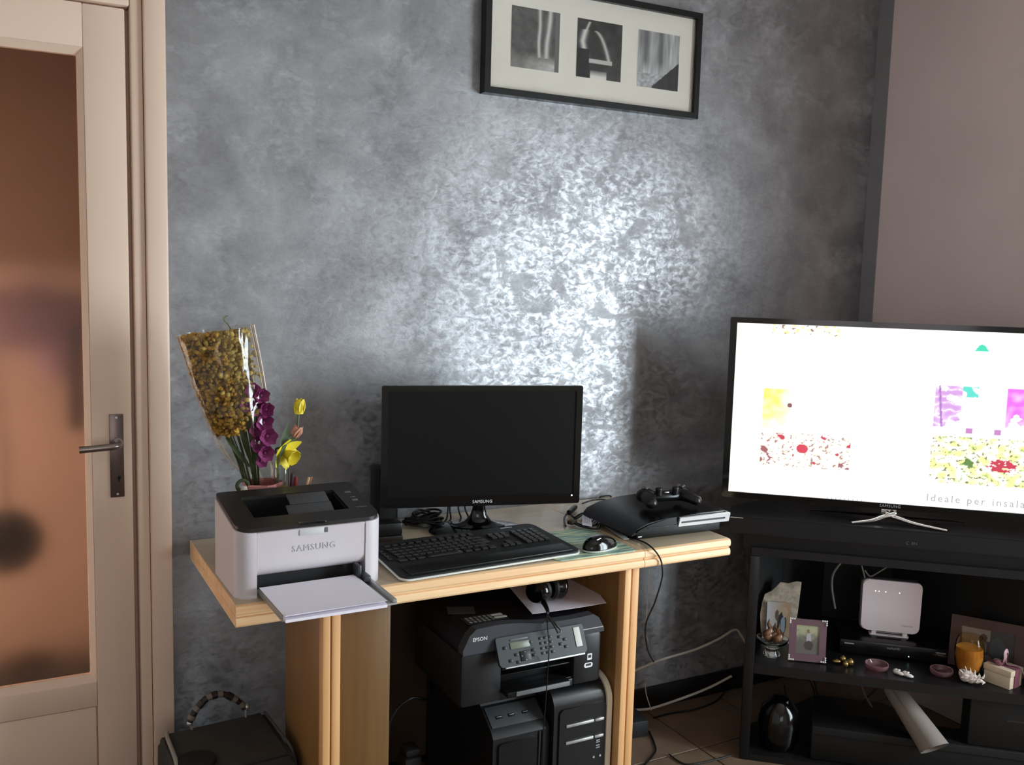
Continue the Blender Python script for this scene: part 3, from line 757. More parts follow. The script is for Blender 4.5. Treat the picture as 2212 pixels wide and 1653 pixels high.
# ------------------------------------------------------------ speaker, cable bundle behind the monitor
su = at(822, 1040, y=-.095)
sp = thing('desk_speaker', 'small black speaker box half hidden between the laser printer and the monitor', 'speaker', (.893, -.215, DT), R(-6))
bm = nb(); b2(bm, -.055, .024, -.025, .03, .0, .018, .003); obj('base', bm, mat('dark_brown_plastic', (32, 24, 18), .5), sp)
bm = nb(); b2(bm, -.053, .023, -.024, .03, .0185, .052, .005); obj('lower_case', bm, M_BLK, sp)
sp2 = thing('black_case', 'tall narrow black case standing behind the left edge of the monitor', 'speaker', (su.x+.022, -.07, DT))
bm = nb(); b2(bm, -.03, .03, -.025, .035, .0, su.z-DT+.035, .004); obj('case', bm, M_BLK, sp2)
bm = nb(); b2(bm, -.024, .024, -.027, -.0245, .02, su.z-DT+.02, .001); obj('front_grille', bm, M_BLKM, sp2)
cb = thing('cable_bundle', 'tangle of black cables lying left of the monitor foot', 'cable')
bm = nb(); random.seed(3)
c0 = at(915, 1128, z=.76)
for i in range(9):
    rx, ry = .035+.02*random.random(), .02+.018*random.random(); a0 = random.random()*6; hh = .006+.036*random.random(); dx = .016*(random.random()-.5)
    P = [(c0.x+dx+rx*cos(a0+a), c0.y+.0+ry*sin(a0+a)+.006*sin(3*a), DT+.0045+hh*abs(sin(a*.5+i))) for a in [k*2*pi/10 for k in range(10)]]
    tube(bm, P, .0030, 6, 5, closed=True)
obj('coil', bm, M_CABLEB, cb)
bm = nb()
for (pa, pb) in (((990, 1092), (994, 1118)), ((1004, 1090), (1010, 1114)), ((968, 1098), (962, 1118)), ((972, 1092), (972, 1112))):
    a = at(*pa, y=-.075); b = at(*pb, y=-.085)
    b.z = DT+.003; tube(bm, [Vector((a.x, -.10, 1.0)), Vector((a.x, -.08, .9)), a, Vector((b.x, -.09, DT+.003)), Vector((b.x-.03, -.12, DT+.003))], .0028, 6, 6)
obj('hanging_lead', bm, M_CABLEB, cb)
bm = nb(); tube(bm, [(1.70, -.012, .752), (1.69, -.014, .757), (1.66, -.014, .757), (1.655, -.012, .752)], .0022, 6)
bmesh.ops.translate(bm, vec=(.01, -.012, .0), verts=bm.verts[:])
tag(obj('short_lead', bm, M_CABLEB), 'short end of a black lead at the wall behind the console', 'cable')

# ------------------------------------------------------------ flowers behind the laser printer
bq = thing('bouquet', 'bouquet of yellow dried sprigs and purple blooms wrapped in clear cellophane', 'bouquet', (.535, -.21, DT))
# control outline of the wrap in the plane y=-.2 : left and right borders from bottom to top
def PL(px, py): p = at(px, py, y=-.21); return Vector((p.x-.535, 0, p.z-DT))
Lft = [PL(540, 1052), PL(520, 1025), PL(480, 975), PL(450, 920), PL(418, 840), (PL(398, 775)), PL(381, 727)]
Rgt = [PL(590, 1040), PL(590, 1010), PL(582, 960), PL(578, 900), PL(575, 840), PL(563, 770), PL(549, 700)]
Lf = smooth_path(Lft, 5); Rt = smooth_path(Rgt, 5)
def wrap_point(t, a):
    i = min(int(t*(len(Lf)-1)), len(Lf)-2); f_ = t*(len(Lf)-1)-i
    l = Lf[i].lerp(Lf[i+1], f_); r = Rt[i].lerp(Rt[i+1], f_); c = (l+r)/2; hw = (r-l)/2
    w = hw.length; dpt = min(.055, w*.75)
    crk = 1+.05*sin(9*a+4*t)+.03*nz(a*3, t*9)
    return c + hw*cos(a) + Vector((0, -dpt*sin(a)*crk, 0))
bm = nb(); rings = []
for j in range(29): rings.append([bm.verts.new(wrap_point(j/28, 2*pi*k/36)) for k in range(36)])
for A, B in zip(rings, rings[1:]):
    for k in range(36): bm.faces.new((A[k], A[(k+1) % 36], B[(k+1) % 36], B[k]))
def cello():
    M = bpy.data.materials.new('clear_cellophane'); M.use_nodes = True; nt = M.node_tree; N = nt.nodes; L = nt.links
    N.remove(N['Principled BSDF']); out_ = N['Material Output']
    tr = N.new('ShaderNodeBsdfTransparent'); gl = N.new('ShaderNodeBsdfGlossy'); mx = N.new('ShaderNodeMixShader'); lw = N.new('ShaderNodeLayerWeight')
    tr.inputs[0].default_value = (.94, .92, .88, 1); gl.inputs['Roughness'].default_value = .14; gl.inputs[0].default_value = (.95, .92, .88, 1); lw.inputs[0].default_value = .22
    n = N.new('ShaderNodeTexNoise'); n.inputs['Scale'].default_value = 22; tc = N.new('ShaderNodeTexCoord'); mp = N.new('ShaderNodeMapping'); mp.inputs['Scale'].default_value = (1, 1, .4)
    L.new(tc.outputs['Object'], mp.inputs[0]); L.new(mp.outputs[0], n.inputs['Vector'])
    bp = N.new('ShaderNodeBump'); bp.inputs['Strength'].default_value = .8; bp.inputs['Distance'].default_value = .012; L.new(n.outputs['Fac'], bp.inputs['Height'])
    L.new(bp.outputs[0], gl.inputs['Normal']); L.new(bp.outputs[0], lw.inputs['Normal'])
    mr = N.new('ShaderNodeMapRange'); mr.inputs[3].default_value = .05; mr.inputs[4].default_value = .55; L.new(lw.outputs['Fresnel'], mr.inputs[0])
    L.new(mr.outputs[0], mx.inputs[0]); L.new(tr.outputs[0], mx.inputs[1]); L.new(gl.outputs[0], mx.inputs[2]); L.new(mx.outputs[0], out_.inputs[0])
    return M
obj('cellophane_wrap', bm, cello(), bq, 80)
bm = nb()
for k in (9.5, 27):
    pass
for a_, rr in ((0.0, .0013), (.35, .0009), (.62, .0009), (pi, .0013)):
    tube(bm, [wrap_point(t, a_) for t in [i/14 for i in range(3 if a_ else 4, 15)]], rr, 5, 2)
obj('wrap_fold', bm, mat('glossy_fold_film', (225, 200, 180), .2, var=.05), bq)
# golden tissue lining behind the sprigs
bm = nb(); rings = []
for j in range(16):
    t = .42+.55*j/15; ctr = (wrap_point(t, 0)+wrap_point(t, pi))/2
    rings.append([bm.verts.new(ctr.lerp(wrap_point(t, a), .9)) for a in [pi*.97+(pi*.86)*k/16 for k in range(17)]])
for A, B in zip(rings, rings[1:]):
    for k in range(16): bm.faces.new((A[k], A[k+1], B[k+1], B[k]))
obj('tissue_lining', bm, mat('golden_tissue', (128, 88, 26), .6, rgb2=(168, 126, 50), scale=30), bq, 60)
# yellow sprigs
def cluster(name, n, tr, ar, col, col2, size, seed, kind=None, flat=.6):
    random.seed(seed); bm = nb()
    for i in range(n):
        t = tr[0]+(tr[1]-tr[0])*random.random(); a = ar[0]+(ar[1]-ar[0])*random.random(); s = random.random()**.5*.93
        ctr = (wrap_point(t, 0)+wrap_point(t, pi))/2; p = ctr.lerp(wrap_point(t, a), s)
        sz = size*(.5+random.random())
        q = bmesh.ops.create_icosphere(bm, subdivisions=1, radius=sz)
        T = Matrix.Translation(p) @ rotm(random.random()*6, random.random()*6, random.random()*6) @ Matrix.Diagonal((1, flat+.3*random.random(), 1.3, 1))
        bmesh.ops.transform(bm, matrix=T, verts=q['verts'])
    o = obj(name, bm, mat(name+'_petals', col, .7, rgb2=col2, scale=40), bq, 60)
    if kind: o['kind'] = kind
    return o
cluster('dried_sprigs', 1300, (.44, .985), (pi*.48, pi*1.35), (120, 82, 20), (212, 168, 62), .0048, 5, 'stuff').__setitem__('label', 'mass of small yellow dried blossoms')
cluster('leafy_sprigs', 420, (.52, .985), (.35, pi*.75), (132, 106, 40), (206, 180, 96), .0052, 9, 'stuff').__setitem__('label', 'pale green and straw coloured sprigs')
# purple blooms: petals on a spike
M_PUR = mat('purple_petal', (112, 30, 84), .55, rgb2=(150, 70, 120), scale=30)
def petal(bm, c, d, up, L_, w, curl=.3):
    d = Vector(d).normalized(); s = d.cross(Vector(up)).normalized(); n_ = s.cross(d)
    g = []
    for i in range(6):
        t = i/5; ww = w*math.sin(pi*min(.97, .12+t*.86))**.8
        cpt = Vector(c)+d*L_*t+n_*(curl*L_*t*t)
        g.append([bm.verts.new(cpt+s*ww*k+n_*(.25*ww*abs(k))) for k in (-1, -.4, .4, 1)])
    for A, B in zip(g, g[1:]):
        for k in range(3): bm.faces.new((A[k], A[k+1], B[k+1], B[k]))
random.seed(11)
for (px, py, sc) in ((536, 838, 1.1), (556, 850, 1.1), (524, 868, 1.1), (548, 876, 1.3), (566, 880, 1.1), (562, 908, 1.3), (545, 922, 1.1), (568, 936, 1.3), (550, 952, 1.3), (564, 972, 1.2), (556, 990, .9)):
    c = PL(px, py)+Vector((0, -.025-.012*random.random(), 0)); bm = nb()
    for k in range(6):
        a = k*pi/3+random.random()*.4; petal(bm, c, (cos(a), -.55, sin(a)), (0, -1, .1), .024*sc, .0105*sc, .35)
    ball(bm, c+Vector((0, -.006, 0)), .0035*sc, seg=8)
    obj('purple_bloom', bm, M_PUR, bq, 70)
bm = nb(); random.seed(4)
b0 = Vector((.02, .0, .02))
for i in range(26):
    t = random.random(); a = wrap_point(.35+.35*random.random(), random.random()*6.28); ctr = (wrap_point(.5, 0)+wrap_point(.5, pi))/2
    tube(bm, [Vector((.02+.012*(random.random()-.5), .012*(random.random()-.5), .04)), (Vector((.02, 0, .1))*.5+a.lerp(ctr, .4)*.5), a.lerp(ctr, .35)], .0016, 5, 4)
obj('stems', bm, mat('green_stem', (62, 78, 42), .6, var=.2), bq)
bm = nb()
for (px, py, qx, qy) in ((548, 1000, 528, 880), (560, 1000, 575, 890), (540, 1000, 505, 900), (535, 1005, 480, 940), (552, 1000, 545, 930)):
    a = PL(px, py)+Vector((0, -.02, 0)); b = PL(qx, qy)+Vector((0, -.03, 0)); petal(bm, a, b-a, (0, -1, 0), (b-a).length, .006, .03)
obj('leaf_blades', bm, mat('green_leaf', (66, 84, 46), .5, var=.2), bq)
bm = nb(); a = PL(500, 715); tube(bm, [a, PL(492, 700), PL(485, 693), PL(484, 686), PL(492, 682)], .0012, 5)
tube(bm, [PL(500, 760), PL(500, 730), PL(497, 708)], .0015, 5); obj('tendril', bm, mat('green_stem2', (96, 110, 50), .6), bq)

# pink wrapped pot
pot = thing('pink_pot', 'crumpled pink paper pot cover behind the laser printer under the bouquet', 'flower pot', (.553, -.235, DT))
bm = nb()
lathe(bm, [(0, .0), (.034, .0), (.038, .10), (.046, .184), (.044, .187), (.036, .14), (.0, .138)], 20, wob=lambda a, j: 1+(.09 if j > 1 else .03)*sin(5*a+j*.6))
obj('paper_cover', bm, mat('pink_crepe_paper', (196, 128, 124), .7, var=.1, bump=.3, bscale=40), pot, 30)

M_YEL = mat('yellow_petal', (240, 222, 60), .5, rgb2=(226, 196, 40), scale=25)
M_YEL2 = mat('deep_yellow_cup', (232, 214, 48), .5, rgb2=(200, 180, 30), scale=25)
M_STEM = mat('daffodil_stem', (84, 104, 60), .5, var=.15)
def wpt(px, py, y=-.26): return at(px, py, y=y)
FO = Vector((.645, -.24, DT))
da = thing('yellow_daffodil', 'open yellow daffodil bending towards the laser printer', 'flower', FO)
c = wpt(628, 985)-FO; face = Vector((.45, -.82, -.32)).normalized()
side = face.cross(Vector((0, 0, 1))).normalized(); up_ = side.cross(face)
cb_ = c - face*.018
for k in range(6):
    a = k*pi/3+.3; dd = side*cos(a)+up_*sin(a)+face*.15; bm = nb(); petal(bm, cb_, dd, -face, .045, .0155, -.12); obj('petal', bm, M_YEL, da, 70)
bm = nb(); T = Matrix((side, up_, face)).transposed().to_4x4(); T.translation = cb_
lathe(bm, [(.005, 0), (.011, .007), (.014, .019), (.0195, .031), (.0185, .0315), (.013, .019), (.0, .007)], 24, M_=T, wob=lambda a, j: 1+(.06*sin(8*a) if j in (3, 4) else 0)); obj('cup', bm, M_YEL2, da, 60)
bm = nb(); tube(bm, [cb_, cb_-face*.015+Vector((0, 0, .004)), cb_-face*.03+Vector((-.004, 0, -.01)), Vector((-.03, .01, .2)), Vector((-.045, .012, .15)), Vector((-.05, .012, .125))], .0026, 8); obj('stem', bm, M_STEM, da)
db = thing('yellow_tulip', 'closed yellow bloom standing highest beside the cellophane bouquet', 'flower', FO)
c = wpt(645, 878)-FO
for k in range(6):
    a = k*pi/3; bm = nb(); petal(bm, c+Vector((.011*cos(a), .011*sin(a), -.018)), (cos(a)*.12+.12, sin(a)*.12, 1), (-cos(a), -sin(a), 0), .036, .011, .12); obj('petal', bm, M_YEL, db, 70)
bm = nb(); ball(bm, c, .012, (1, 1, 1.3)); obj('heart', bm, M_YEL2, db)
bm = nb(); tube(bm, [c+Vector((0, 0, -.018)), c+Vector((-.004, 0, -.05)), wpt(622, 950)-FO, wpt(600, 1000)-FO, Vector((-.05, .012, .125))], .0024, 8); obj('stem', bm, M_STEM, db)
bm = nb(); a = wpt(605, 985)-FO; b = wpt(622, 918)-FO; petal(bm, a, b-a, (0, -1, 0), (b-a).length*1.1, .009, .05); obj('leaf', bm, mat('grey_green_leaf', (86, 98, 74), .5), db, 70)
dc = thing('peach_bloom', 'small peach coloured bloom just above the open daffodil', 'flower', FO)
c = wpt(640, 940)-FO; M_PEACH = mat('peach_petal', (218, 168, 130), .6, rgb2=(200, 130, 112), scale=30)
for k in range(5):
    a = k*2*pi/5; bm = nb(); petal(bm, c+Vector((0, 0, -.008)), (cos(a)*.6+.2, -.5+sin(a)*.4, .6), (0, 0, 1), .030, .012, .5); obj('petal', bm, M_PEACH, dc, 70)
bm = nb(); tube(bm, [c+Vector((0, 0, -.008)), wpt(612, 965)-FO, wpt(602, 1000)-FO, Vector((-.052, .012, .125))], .0024, 8); obj('stem', bm, M_STEM, dc)

# glass with yellow tubes, pens, little figure
gv = thing('vase', 'narrow clear vase with amber liquid behind the laser printer', 'vase', wpt(608, 1045, -.262)*1)
gv.location.z = DT
hgt = wpt(600, 1012, -.262).z-DT
bm = nb(); lathe(bm, [(0, 0), (.018, 0), (.0185, .004), (.017, hgt), (.0155, hgt), (.015, .008), (0, .007)], 24); obj('glass', bm, M_GLASS, gv, 50)
bm = nb(); lathe(bm, [(0, .0085), (.0135, .0085), (.0135, hgt*.8), (0, hgt*.8)], 20); obj('amber_filling', bm, mat('amber_stems', (190, 150, 60), .5, scale=30, rgb2=(120, 90, 40), stretch=(6, 6, .6)), gv, 50)
pc = thing('pen_cup', 'dark pen cup behind the laser printer', 'cup', (wpt(652, 1052, -.255).x, -.255, DT))
bm = nb(); lathe(bm, [(0, 0), (.027, 0), (.028, .15), (.025, .15), (.024, .006), (0, .006)], 24); obj('cup', bm, mat('dark_cup', (30, 24, 26), .5), pc, 50)
for (px, py, qx, qy, col, lb, r) in ((640, 1030, 636, 1065, (140, 44, 48), 'dark red pen upright in the pen cup', .0045), (632, 1022, 628, 1065, (70, 34, 52), 'purple pen at the left of the pen cup', .0042), (668, 1031, 660, 1058, (214, 180, 150), 'pale pen leaning out of the pen cup', .0036), (673, 1030, 664, 1060, (168, 112, 92), 'brown pencil leaning rightmost in the pen cup', .0032)):
    a = wpt(px, py, -.255); b = wpt(qx, qy, -.255); d = (b-a).normalized(); b = a+d*min((a-b).length*1.8, .1)
    bm = nb(); tube(bm, [a, a+d*.001, a+d*.03, b], lambda t, r=r: r*(.5 if t < .01 else 1), 10, raw=True)
    tag(obj('pen', bm, mat('pen_%d' % px, col, .35)), lb, 'pen')
fg = thing('figurine', 'small pale figurine with a green wreath at the left behind the laser printer', 'figurine', (wpt(525, 1060, -.25).x, -.25, DT))
hz = wpt(525, 1068, -.25).z-DT
bm = nb(); lathe(bm, [(0, 0), (.026, 0), (.024, hz*.7), (.018, hz), (0, hz+.002)], 20); obj('base', bm, mat('stone_grey', (170, 162, 150), .7), fg, 50)
bm = nb(); lathe(bm, [(0, 0), (.012, .0), (.006, .02), (0, .021)], 14, c=(0, -.012, hz+.002)); lathe(bm, [(0, 0), (.010, .0), (.005, .016), (0, .017)], 14, c=(.019, -.012, hz+.001)); obj('cone', bm, mat('cream_plaster', (206, 198, 184), .7), fg, 50)
bm = nb(); tube(bm, [(.013*cos(a)-.002, -.006, hz+.022+.013*sin(a)) for a in [k*pi/5 for k in range(10)]], .0045, 8, 3, closed=True); obj('wreath', bm, mat('dark_moss', (62, 68, 44), .8, bump=.4), fg, 60)

# ------------------------------------------------------------ inkjet printer under the desk
ip = thing('inkjet_printer', 'black all-in-one inkjet printer on the two computer towers under the desk', 'printer', (1.168, -.50, .3925))
IW = .405
bm = nb()
P = [(-.0, .0), (.30, .0), (.30, .148), (.004, .148), (.004, .10), (-.0, .094)]
# lower body with a front bay
b2(bm, -IW/2, -.090, 0, .30, .002, .138, .010); b2(bm, .118, IW/2, 0, .30, .002, .138, .010); b2(bm, -.095, .120, .06, .30, .002, .138, .002); b2(bm, -.095, .120, .004, .30, .002, .022, .003); b2(bm, -.095, .120, .004, .08, .108, .138, .002)
obj('body', bm, mat('inkjet_black', (27, 27, 29), .42, var=.12), ip, 40)
# scanner unit: front face with a wavy top
Wv = []
for i in range(25):
    x = -IW/2 + IW*i/24; t = i/24
    z = .197+.010*math.sin(t*pi*1.9+.1)*(1 if t < .55 else .55) - .012*t
    if t > .5: z += .010*(t-.5)*2
    e_ = min(i, 24-i)/24
    if e_ < .09: z -= .045*(1-e_/.09)**2
    Wv.append((x, z))
P = [(-IW/2, .140)] + Wv + [(IW/2, .140)]
bm = nb(); prism(bm, P[::-1], .028, Matrix.Translation((0, .020, 0)) @ XZ)
scan = obj('scanner_front', bm, mat('charcoal_plastic', (62, 64, 70), .38, var=.06, bump=.05, bscale=400), ip, 35)
bm = nb(); prism(bm, [(x*.985, min(z, .193)-.0015) for x, z in ([(-IW/2, .140)] + Wv + [(IW/2, .140)])][::-1], .272, Matrix.Translation((0, .2925, 0)) @ XZ)
obj('scanner_lid', bm, mat('lid_gloss_black', (16, 16, 17), .3), ip, 35)
text('lettering', 'EPSON', .0135, M_TXTW, scan, (-.158, -.0084, .176), ext=.0004, space=.95)
bm = nb(); b2(bm, .085, IW/2-.003, -.0086, -.007, .152, .1545); obj('silver_line', bm, M_SILVER, scan, 0)
# control panel
PM = Matrix.Translation((.006, -.020, .136)) @ rotm(R(-27))
bm = nb(); prism(bm, rrect(.250, .072, [.006, .006, .012, .012], 4), .010, PM @ Matrix.Translation((0, 0, 0)) @ XZ)
cp = obj('control_panel', bm, mat('panel_charcoal', (44, 47, 50), .4), ip, 30)
def PP(x, z, d=.0105): return PM @ Vector((x, -d, z))
def pbox(nm, x, z, w, h, m, d=.0112, th=.0016, bev=.0005):
    bm = nb(); box(bm, (0, 0, 0), (w, th, h), bev); bmesh.ops.transform(bm, matrix=PM @ Matrix.Translation((x, -d, z)), verts=bm.verts[:]); return obj(nm, bm, m, cp)
pbox('display', -.062, .012, .054, .016, mat('lcd_grey_green', (112, 120, 104), .3))
pbox('display_strip', -.062, .026, .05, .004, M_GREYP)
pbox('label_sticker', .104, .006, .018, .048, mat('pale_sticker', (196, 198, 192), .6))
bm = nb(); box(bm, (0, 0, 0), (.226, .006, .005), .001); bmesh.ops.transform(bm, matrix=PM @ Matrix.Translation((.004, -.006, -.0365)), verts=bm.verts[:]); obj('chrome_edge', bm, mat('bright_edge', (235, 235, 235), .3, metal=.3), cp)
for (x, z) in ((-.104, .010), (-.076, -.010), (-.094, -.022), (-.074, -.028), (-.032, .014), (-.028, -.006), (-.028, -.018), (.066, .006), (.066, -.012), (.052, .014), (.052, -.004)):
    pbox('panel_button', x, z, .010, .007, M_BLK)
pbox('cursor_pad', -.052, -.016, .028, .024, M_BLK)
for (x, z, s) in ((-.052, -.008, '^'), (-.052, -.026, 'v'), (-.062, -.016, '<'), (-.042, -.016, '>')):
    text('arrow_mark', s, .006, M_TXTW, cp, PP(x, z, .0124), (R(90-27), 0, 0), ext=.0001)
for i in range(3):
    for j in range(4): pbox('number_key', -.002+.014*i, .018-.012*j, .009, .006, mat('key_dark', (26, 27, 29), .4))
bm = nb(); b2(bm, -.092, .117, .007, .055, .023, .026, .001); b2(bm, -.092, .117, .012, .05, .060, .064, .001); obj('inner_shelf', bm, M_BLK, ip)
bm = nb(); b2(bm, -.088, .092, -.028, .004, .020, .034, .002); tr_ = obj('output_tray', bm, M_BLK, ip)
bm = nb(); b2(bm, -.064, .090, -.0300, -.0275, .0215, .033, .001); obj('tray_lip', bm, mat('tray_lip_grey', (112, 113, 114), .4), tr_)
bm = nb(); b2(bm, -.092, .117, -.002, .004, .083, .0845, .0002); obj('slot_line', bm, M_DGREY, ip)
for (nm, x, z, w, h, rr) in (('square_sticker', .166, .074, .014, .017, .001), ('oval_sticker', .163, .052, .026, .013, .006)):
    bm = nb(); prism(bm, rrect(w, h, rr, 5), .0006, Matrix.Translation((x, -.0002, z)) @ XZ); s_ = obj(nm, bm, M_TXTW, ip, 0)
    bm = nb(); box(bm, (x, -.001, z+.001), (w*.6, .0006, h*.45)); obj('sticker_print', bm, M_DGREY, s_, 0)
# feature stickers on the lid
LZ = .1925
bm = nb(); box(bm, (-.105, .075, LZ), (.115, .05, .0006), 0, rotm(0, 0, R(2))); st = obj('feature_sticker', bm, mat('sticker_dark', (36, 36, 36), .5), ip, 0)
bm = nb(); random.seed(2)
for i in range(6):
    for j in range(3): box(bm, (-.150+.0125*i, .060+.014*j, LZ+.0008), (.008, .009, .0004), 0, rotm(0, 0, R(2)))
obj('sticker_icon', bm, mat('icon_grey', (150, 150, 148), .5, scale=90, rgb2=(70, 70, 70)), st, 0)
bm = nb(); box(bm, (-.066, .085, LZ+.0008), (.030, .012, .0004)); obj('sticker_badge', bm, mat('badge_pale', (190, 190, 186), .5), st, 0)
bm = nb(); prism(bm, rrect(.036, .012, .0055, 5, -.064, .066), .0005, Matrix.Translation((0, 0, LZ+.0008))); obj('sticker_oval', bm, mat('badge_pale', (190, 190, 186), .5), st, 0)
bm = nb(); box(bm, (-.135, .150, LZ+.0005), (.07, .05, .0012), 0, rotm(0, 0, R(-20))); o = obj('lid_card', bm, mat('card_grey', (60, 60, 58), .35), ip, 0)

# white sheet and headphones on the inkjet printer
LT = .3925+.1935
ws = nb()
p = [at(1310, 1303, z=LT+.010), at(1150, 1327, z=LT+.003), at(1075, 1240, z=LT+.004), at(1240, 1215, z=LT+.008)]
nn = 10; g = []
for j in range(nn+1):
    row = []
    for i in range(nn+1):
        q = p[1].lerp(p[0], i/nn).lerp(p[2].lerp(p[3], i/nn), j/nn); q.z += -.0015*sin(i/nn*pi); row.append(ws.verts.new(q))
    g.append(row)
for j in range(nn):
    for i in range(nn): ws.faces.new((g[j][i], g[j][i+1], g[j+1][i+1], g[j+1][i]))
r_ = bmesh.ops.extrude_face_region(ws, geom=ws.faces[:]); bmesh.ops.translate(ws, vec=(0, 0, .0006), verts=[v for v in r_['geom'] if isinstance(v, bmesh.types.BMVert)])
tag(obj('paper_sheet', ws, M_PAPER, None, 60), 'loose white paper sheet on the inkjet printer under the headphones', 'paper')
hc = at(1195, 1306, z=LT+.012)
hp = thing('headphones', 'black headphones lying on the inkjet printer under the desk', 'headphones', (hc.x, hc.y, LT+.008), R(12))
for sx, lab in ((-.03, 'glossy'), (.045, '')):
    bm = nb(); T = Matrix.Translation((sx, .03, .037)) @ rotm(0, R(90)+ (.12 if sx > 0 else -.1), R(-12 if sx > 0 else 14))
    lathe(bm, [(0, -.016), (.026, -.016), (.031, -.008), (.034, .0), (.0345, .006), (.030, .012), (.02, .014), (0, .014)], 30, M_=T)
    obj('ear_cup', bm, M_GLOSS, hp, 50)
    bm = nb(); lathe(bm, [(.018, .012), (.030, .013), (.0325, .020), (.028, .026), (.018, .022)], 30, M_=T if sx < 0 else Matrix.Translation((sx, .03, .037)) @ rotm(0, R(-90), R(-12)))
    obj('ear_pad', bm, mat('pad_leatherette', (18, 18, 19), .55), hp, 50)
bm = nb(); tube(bm, [(-.045, .03, .055), (-.05, .07, .062), (-.03, .13, .055), (.015, .155, .050), (.055, .13, .052), (.065, .07, .060), (.058, .03, .055)], .006, 8, 6, flat=.5); obj('headband', bm, M_BLK, hp)
# headphone lead: hangs over the front
hl = thing('headphone_lead', 'bunched black headphone lead hanging down in front of the inkjet printer', 'cable')
bm = nb()
k0 = at(1180, 1328, y=-.512)
for (dx, dz) in ((0, 0), (.006, .003), (-.005, -.002)):
    tube(bm, [at(1165, 1290, z=LT+.02)+Vector((dx, 0, dz)), at(1176, 1305, z=LT+.020)+Vector((dx*.6, 0, dz)), at(1182, 1320, y=-.508)+Vector((dx*.4, -.002, 0)), k0+Vector((0, -.004, 0))], .0028, 8)
for q in ((1212, 1362), (1206, 1368), (1168, 1352)):
    e = at(*q, y=-.545); tube(bm, [k0+Vector((0, -.004, 0)), k0.lerp(e, .5)+Vector((0, -.008, 0)), e], .0026 if q[0] > 1200 else .0012, 8)
tube(bm, [k0+Vector((0, -.004, 0)), at(1183, 1360, y=-.550), at(1186, 1400, y=-.560), at(1182, 1470, y=-.560), at(1177, 1540, y=-.558), at(1173, 1600, y=-.556), at(1171, 1700, y=-.55)], .0014, 6)
obj('cord', bm, M_CABLEB, hl)
bm = nb(); e = at(1211, 1364, y=-.546); cyl(bm, e, .003, .008, seg=10); obj('jack', bm, M_CHROME, hl)

# ------------------------------------------------------------ computer towers
ta = thing('computer_tower', 'black computer tower with silver bars and a beige side under the desk', 'computer', (1.3145, -.50, 0))
TWd, TH = .164, .392
P = [(.0, .0)]
for i in range(9):
    a = i/8*pi/2; P.append((.045-.045*cos(a)+.004*(1-i/8), TH-.035-.045+.045+.035*sin(a)))
P = [(0, .0), (0, .335)] + [(.055*(1-cos(i/8*pi/2)), .335+.0545*sin(i/8*pi/2)) for i in range(1, 9)] + [(.42, .3895), (.42, 0)]
bm = nb(); prism(bm, P, TWd-.005, Matrix.Translation((-TWd/2, 0, 0)) @ YZ)
obj('case', bm, mat('tower_black', (22, 22, 24), .28, var=.06, coat=.3), ta, 35)
P2 = [(-.007, .0), (-.007, .335)] + [(-.007+.063*(1-cos(i/8*pi/2)), .335+.0605*sin(i/8*pi/2)) for i in range(1, 9)] + [(.16, .3955), (.16, .0)]
bm = nb(); prism(bm, P2, .015, Matrix.Translation((TWd/2-.0045, 0, 0)) @ YZ); obj('side_trim', bm, mat('warm_silver', (236, 226, 204), .45), ta, 35)
bm = nb(); prism(bm, rrect(.142, .33, .014, 5), .005, Matrix.Translation((.004, 0, .172)) @ XZ); fpn = obj('front_panel', bm, mat('tower_front_black', (17, 17, 18), .35), ta, 30)
for z_ in (.292, .246):
    bm = nb(); box(bm, (-.006, -.0068, z_), (.085, .005, .008), .002); box(bm, (.054, -.0068, z_), (.028, .005, .008), .002); obj('silver_bar', bm, M_SILVER, fpn)
for z_ in (.234, .229, .220, .214):
    bm = nb(); box(bm, (.052, -.006, z_), (.012, .002, .0028), .0005); obj('card_slot_mark', bm, M_TXTG, fpn, 0)
for x_ in (.040, .060):
    bm = nb(); cyl(bm, (x_, -.006, .190), .003, .003, seg=12, rot=rotm(pi/2)); obj('audio_jack', bm, M_SILVER, fpn)

tb = thing('computer_tower', 'black computer tower with open front ports left of the silver-barred tower', 'computer', (1.147, -.485, 0))
P = [(.012, 0), (0, .02), (0, .290), (.010, .302), (.085, .352), (.10, .3895), (.42, .3895), (.42, 0)]
P = [(.012, 0), (0, .02), (0, .288), (.012, .304), (.075, .345), (.095, .3895), (.42, .3895), (.42, 0)]
bm = nb(); prism(bm, P, .163, Matrix.Translation((-.0815, 0, 0)) @ YZ); obj('case', bm, mat('tower_black2', (24, 24, 26), .34, var=.12), tb, 30)
TM = Matrix.Translation((0, .043, .3245)) @ rotm(R(33))
def tbox(nm, x, y, w, h, m, th=.003, d=.001):
    bm = nb(); box(bm, (0, 0, 0), (w, h, th), .0005); bmesh.ops.transform(bm, matrix=TM @ Matrix.Translation((x, y, d)), verts=bm.verts[:]); return obj(nm, bm, m, tb)
tbox('port_strip', 0, 0, .15, .060, mat('port_strip_grey', (70, 72, 74), .3), d=.0005)
for x_ in (-.046, -.010, .030): 
    tbox('usb_slot', x_, -.004, .018, .008, M_BLK, d=.0022); tbox('usb_tongue', x_, -.003, .014, .002, M_SILVER, d=.003)
bm = nb(); prism(bm, rrect(.11, .25, .01, 4), .006, Matrix.Translation((-.012, .0, .15)) @ XZ); obj('front_cover', bm, mat('cover_black', (20, 20, 22), .25, bump=.2, bscale=15), tb, 30)
bm = nb()
for x_ in (.052, .062): tube(bm, [(x_, -.003, .285), (x_-.002, -.003, .15), (x_-.004, -.003, .03)], .002, 6)
obj('panel_seam', bm, M_DGREY, tb)
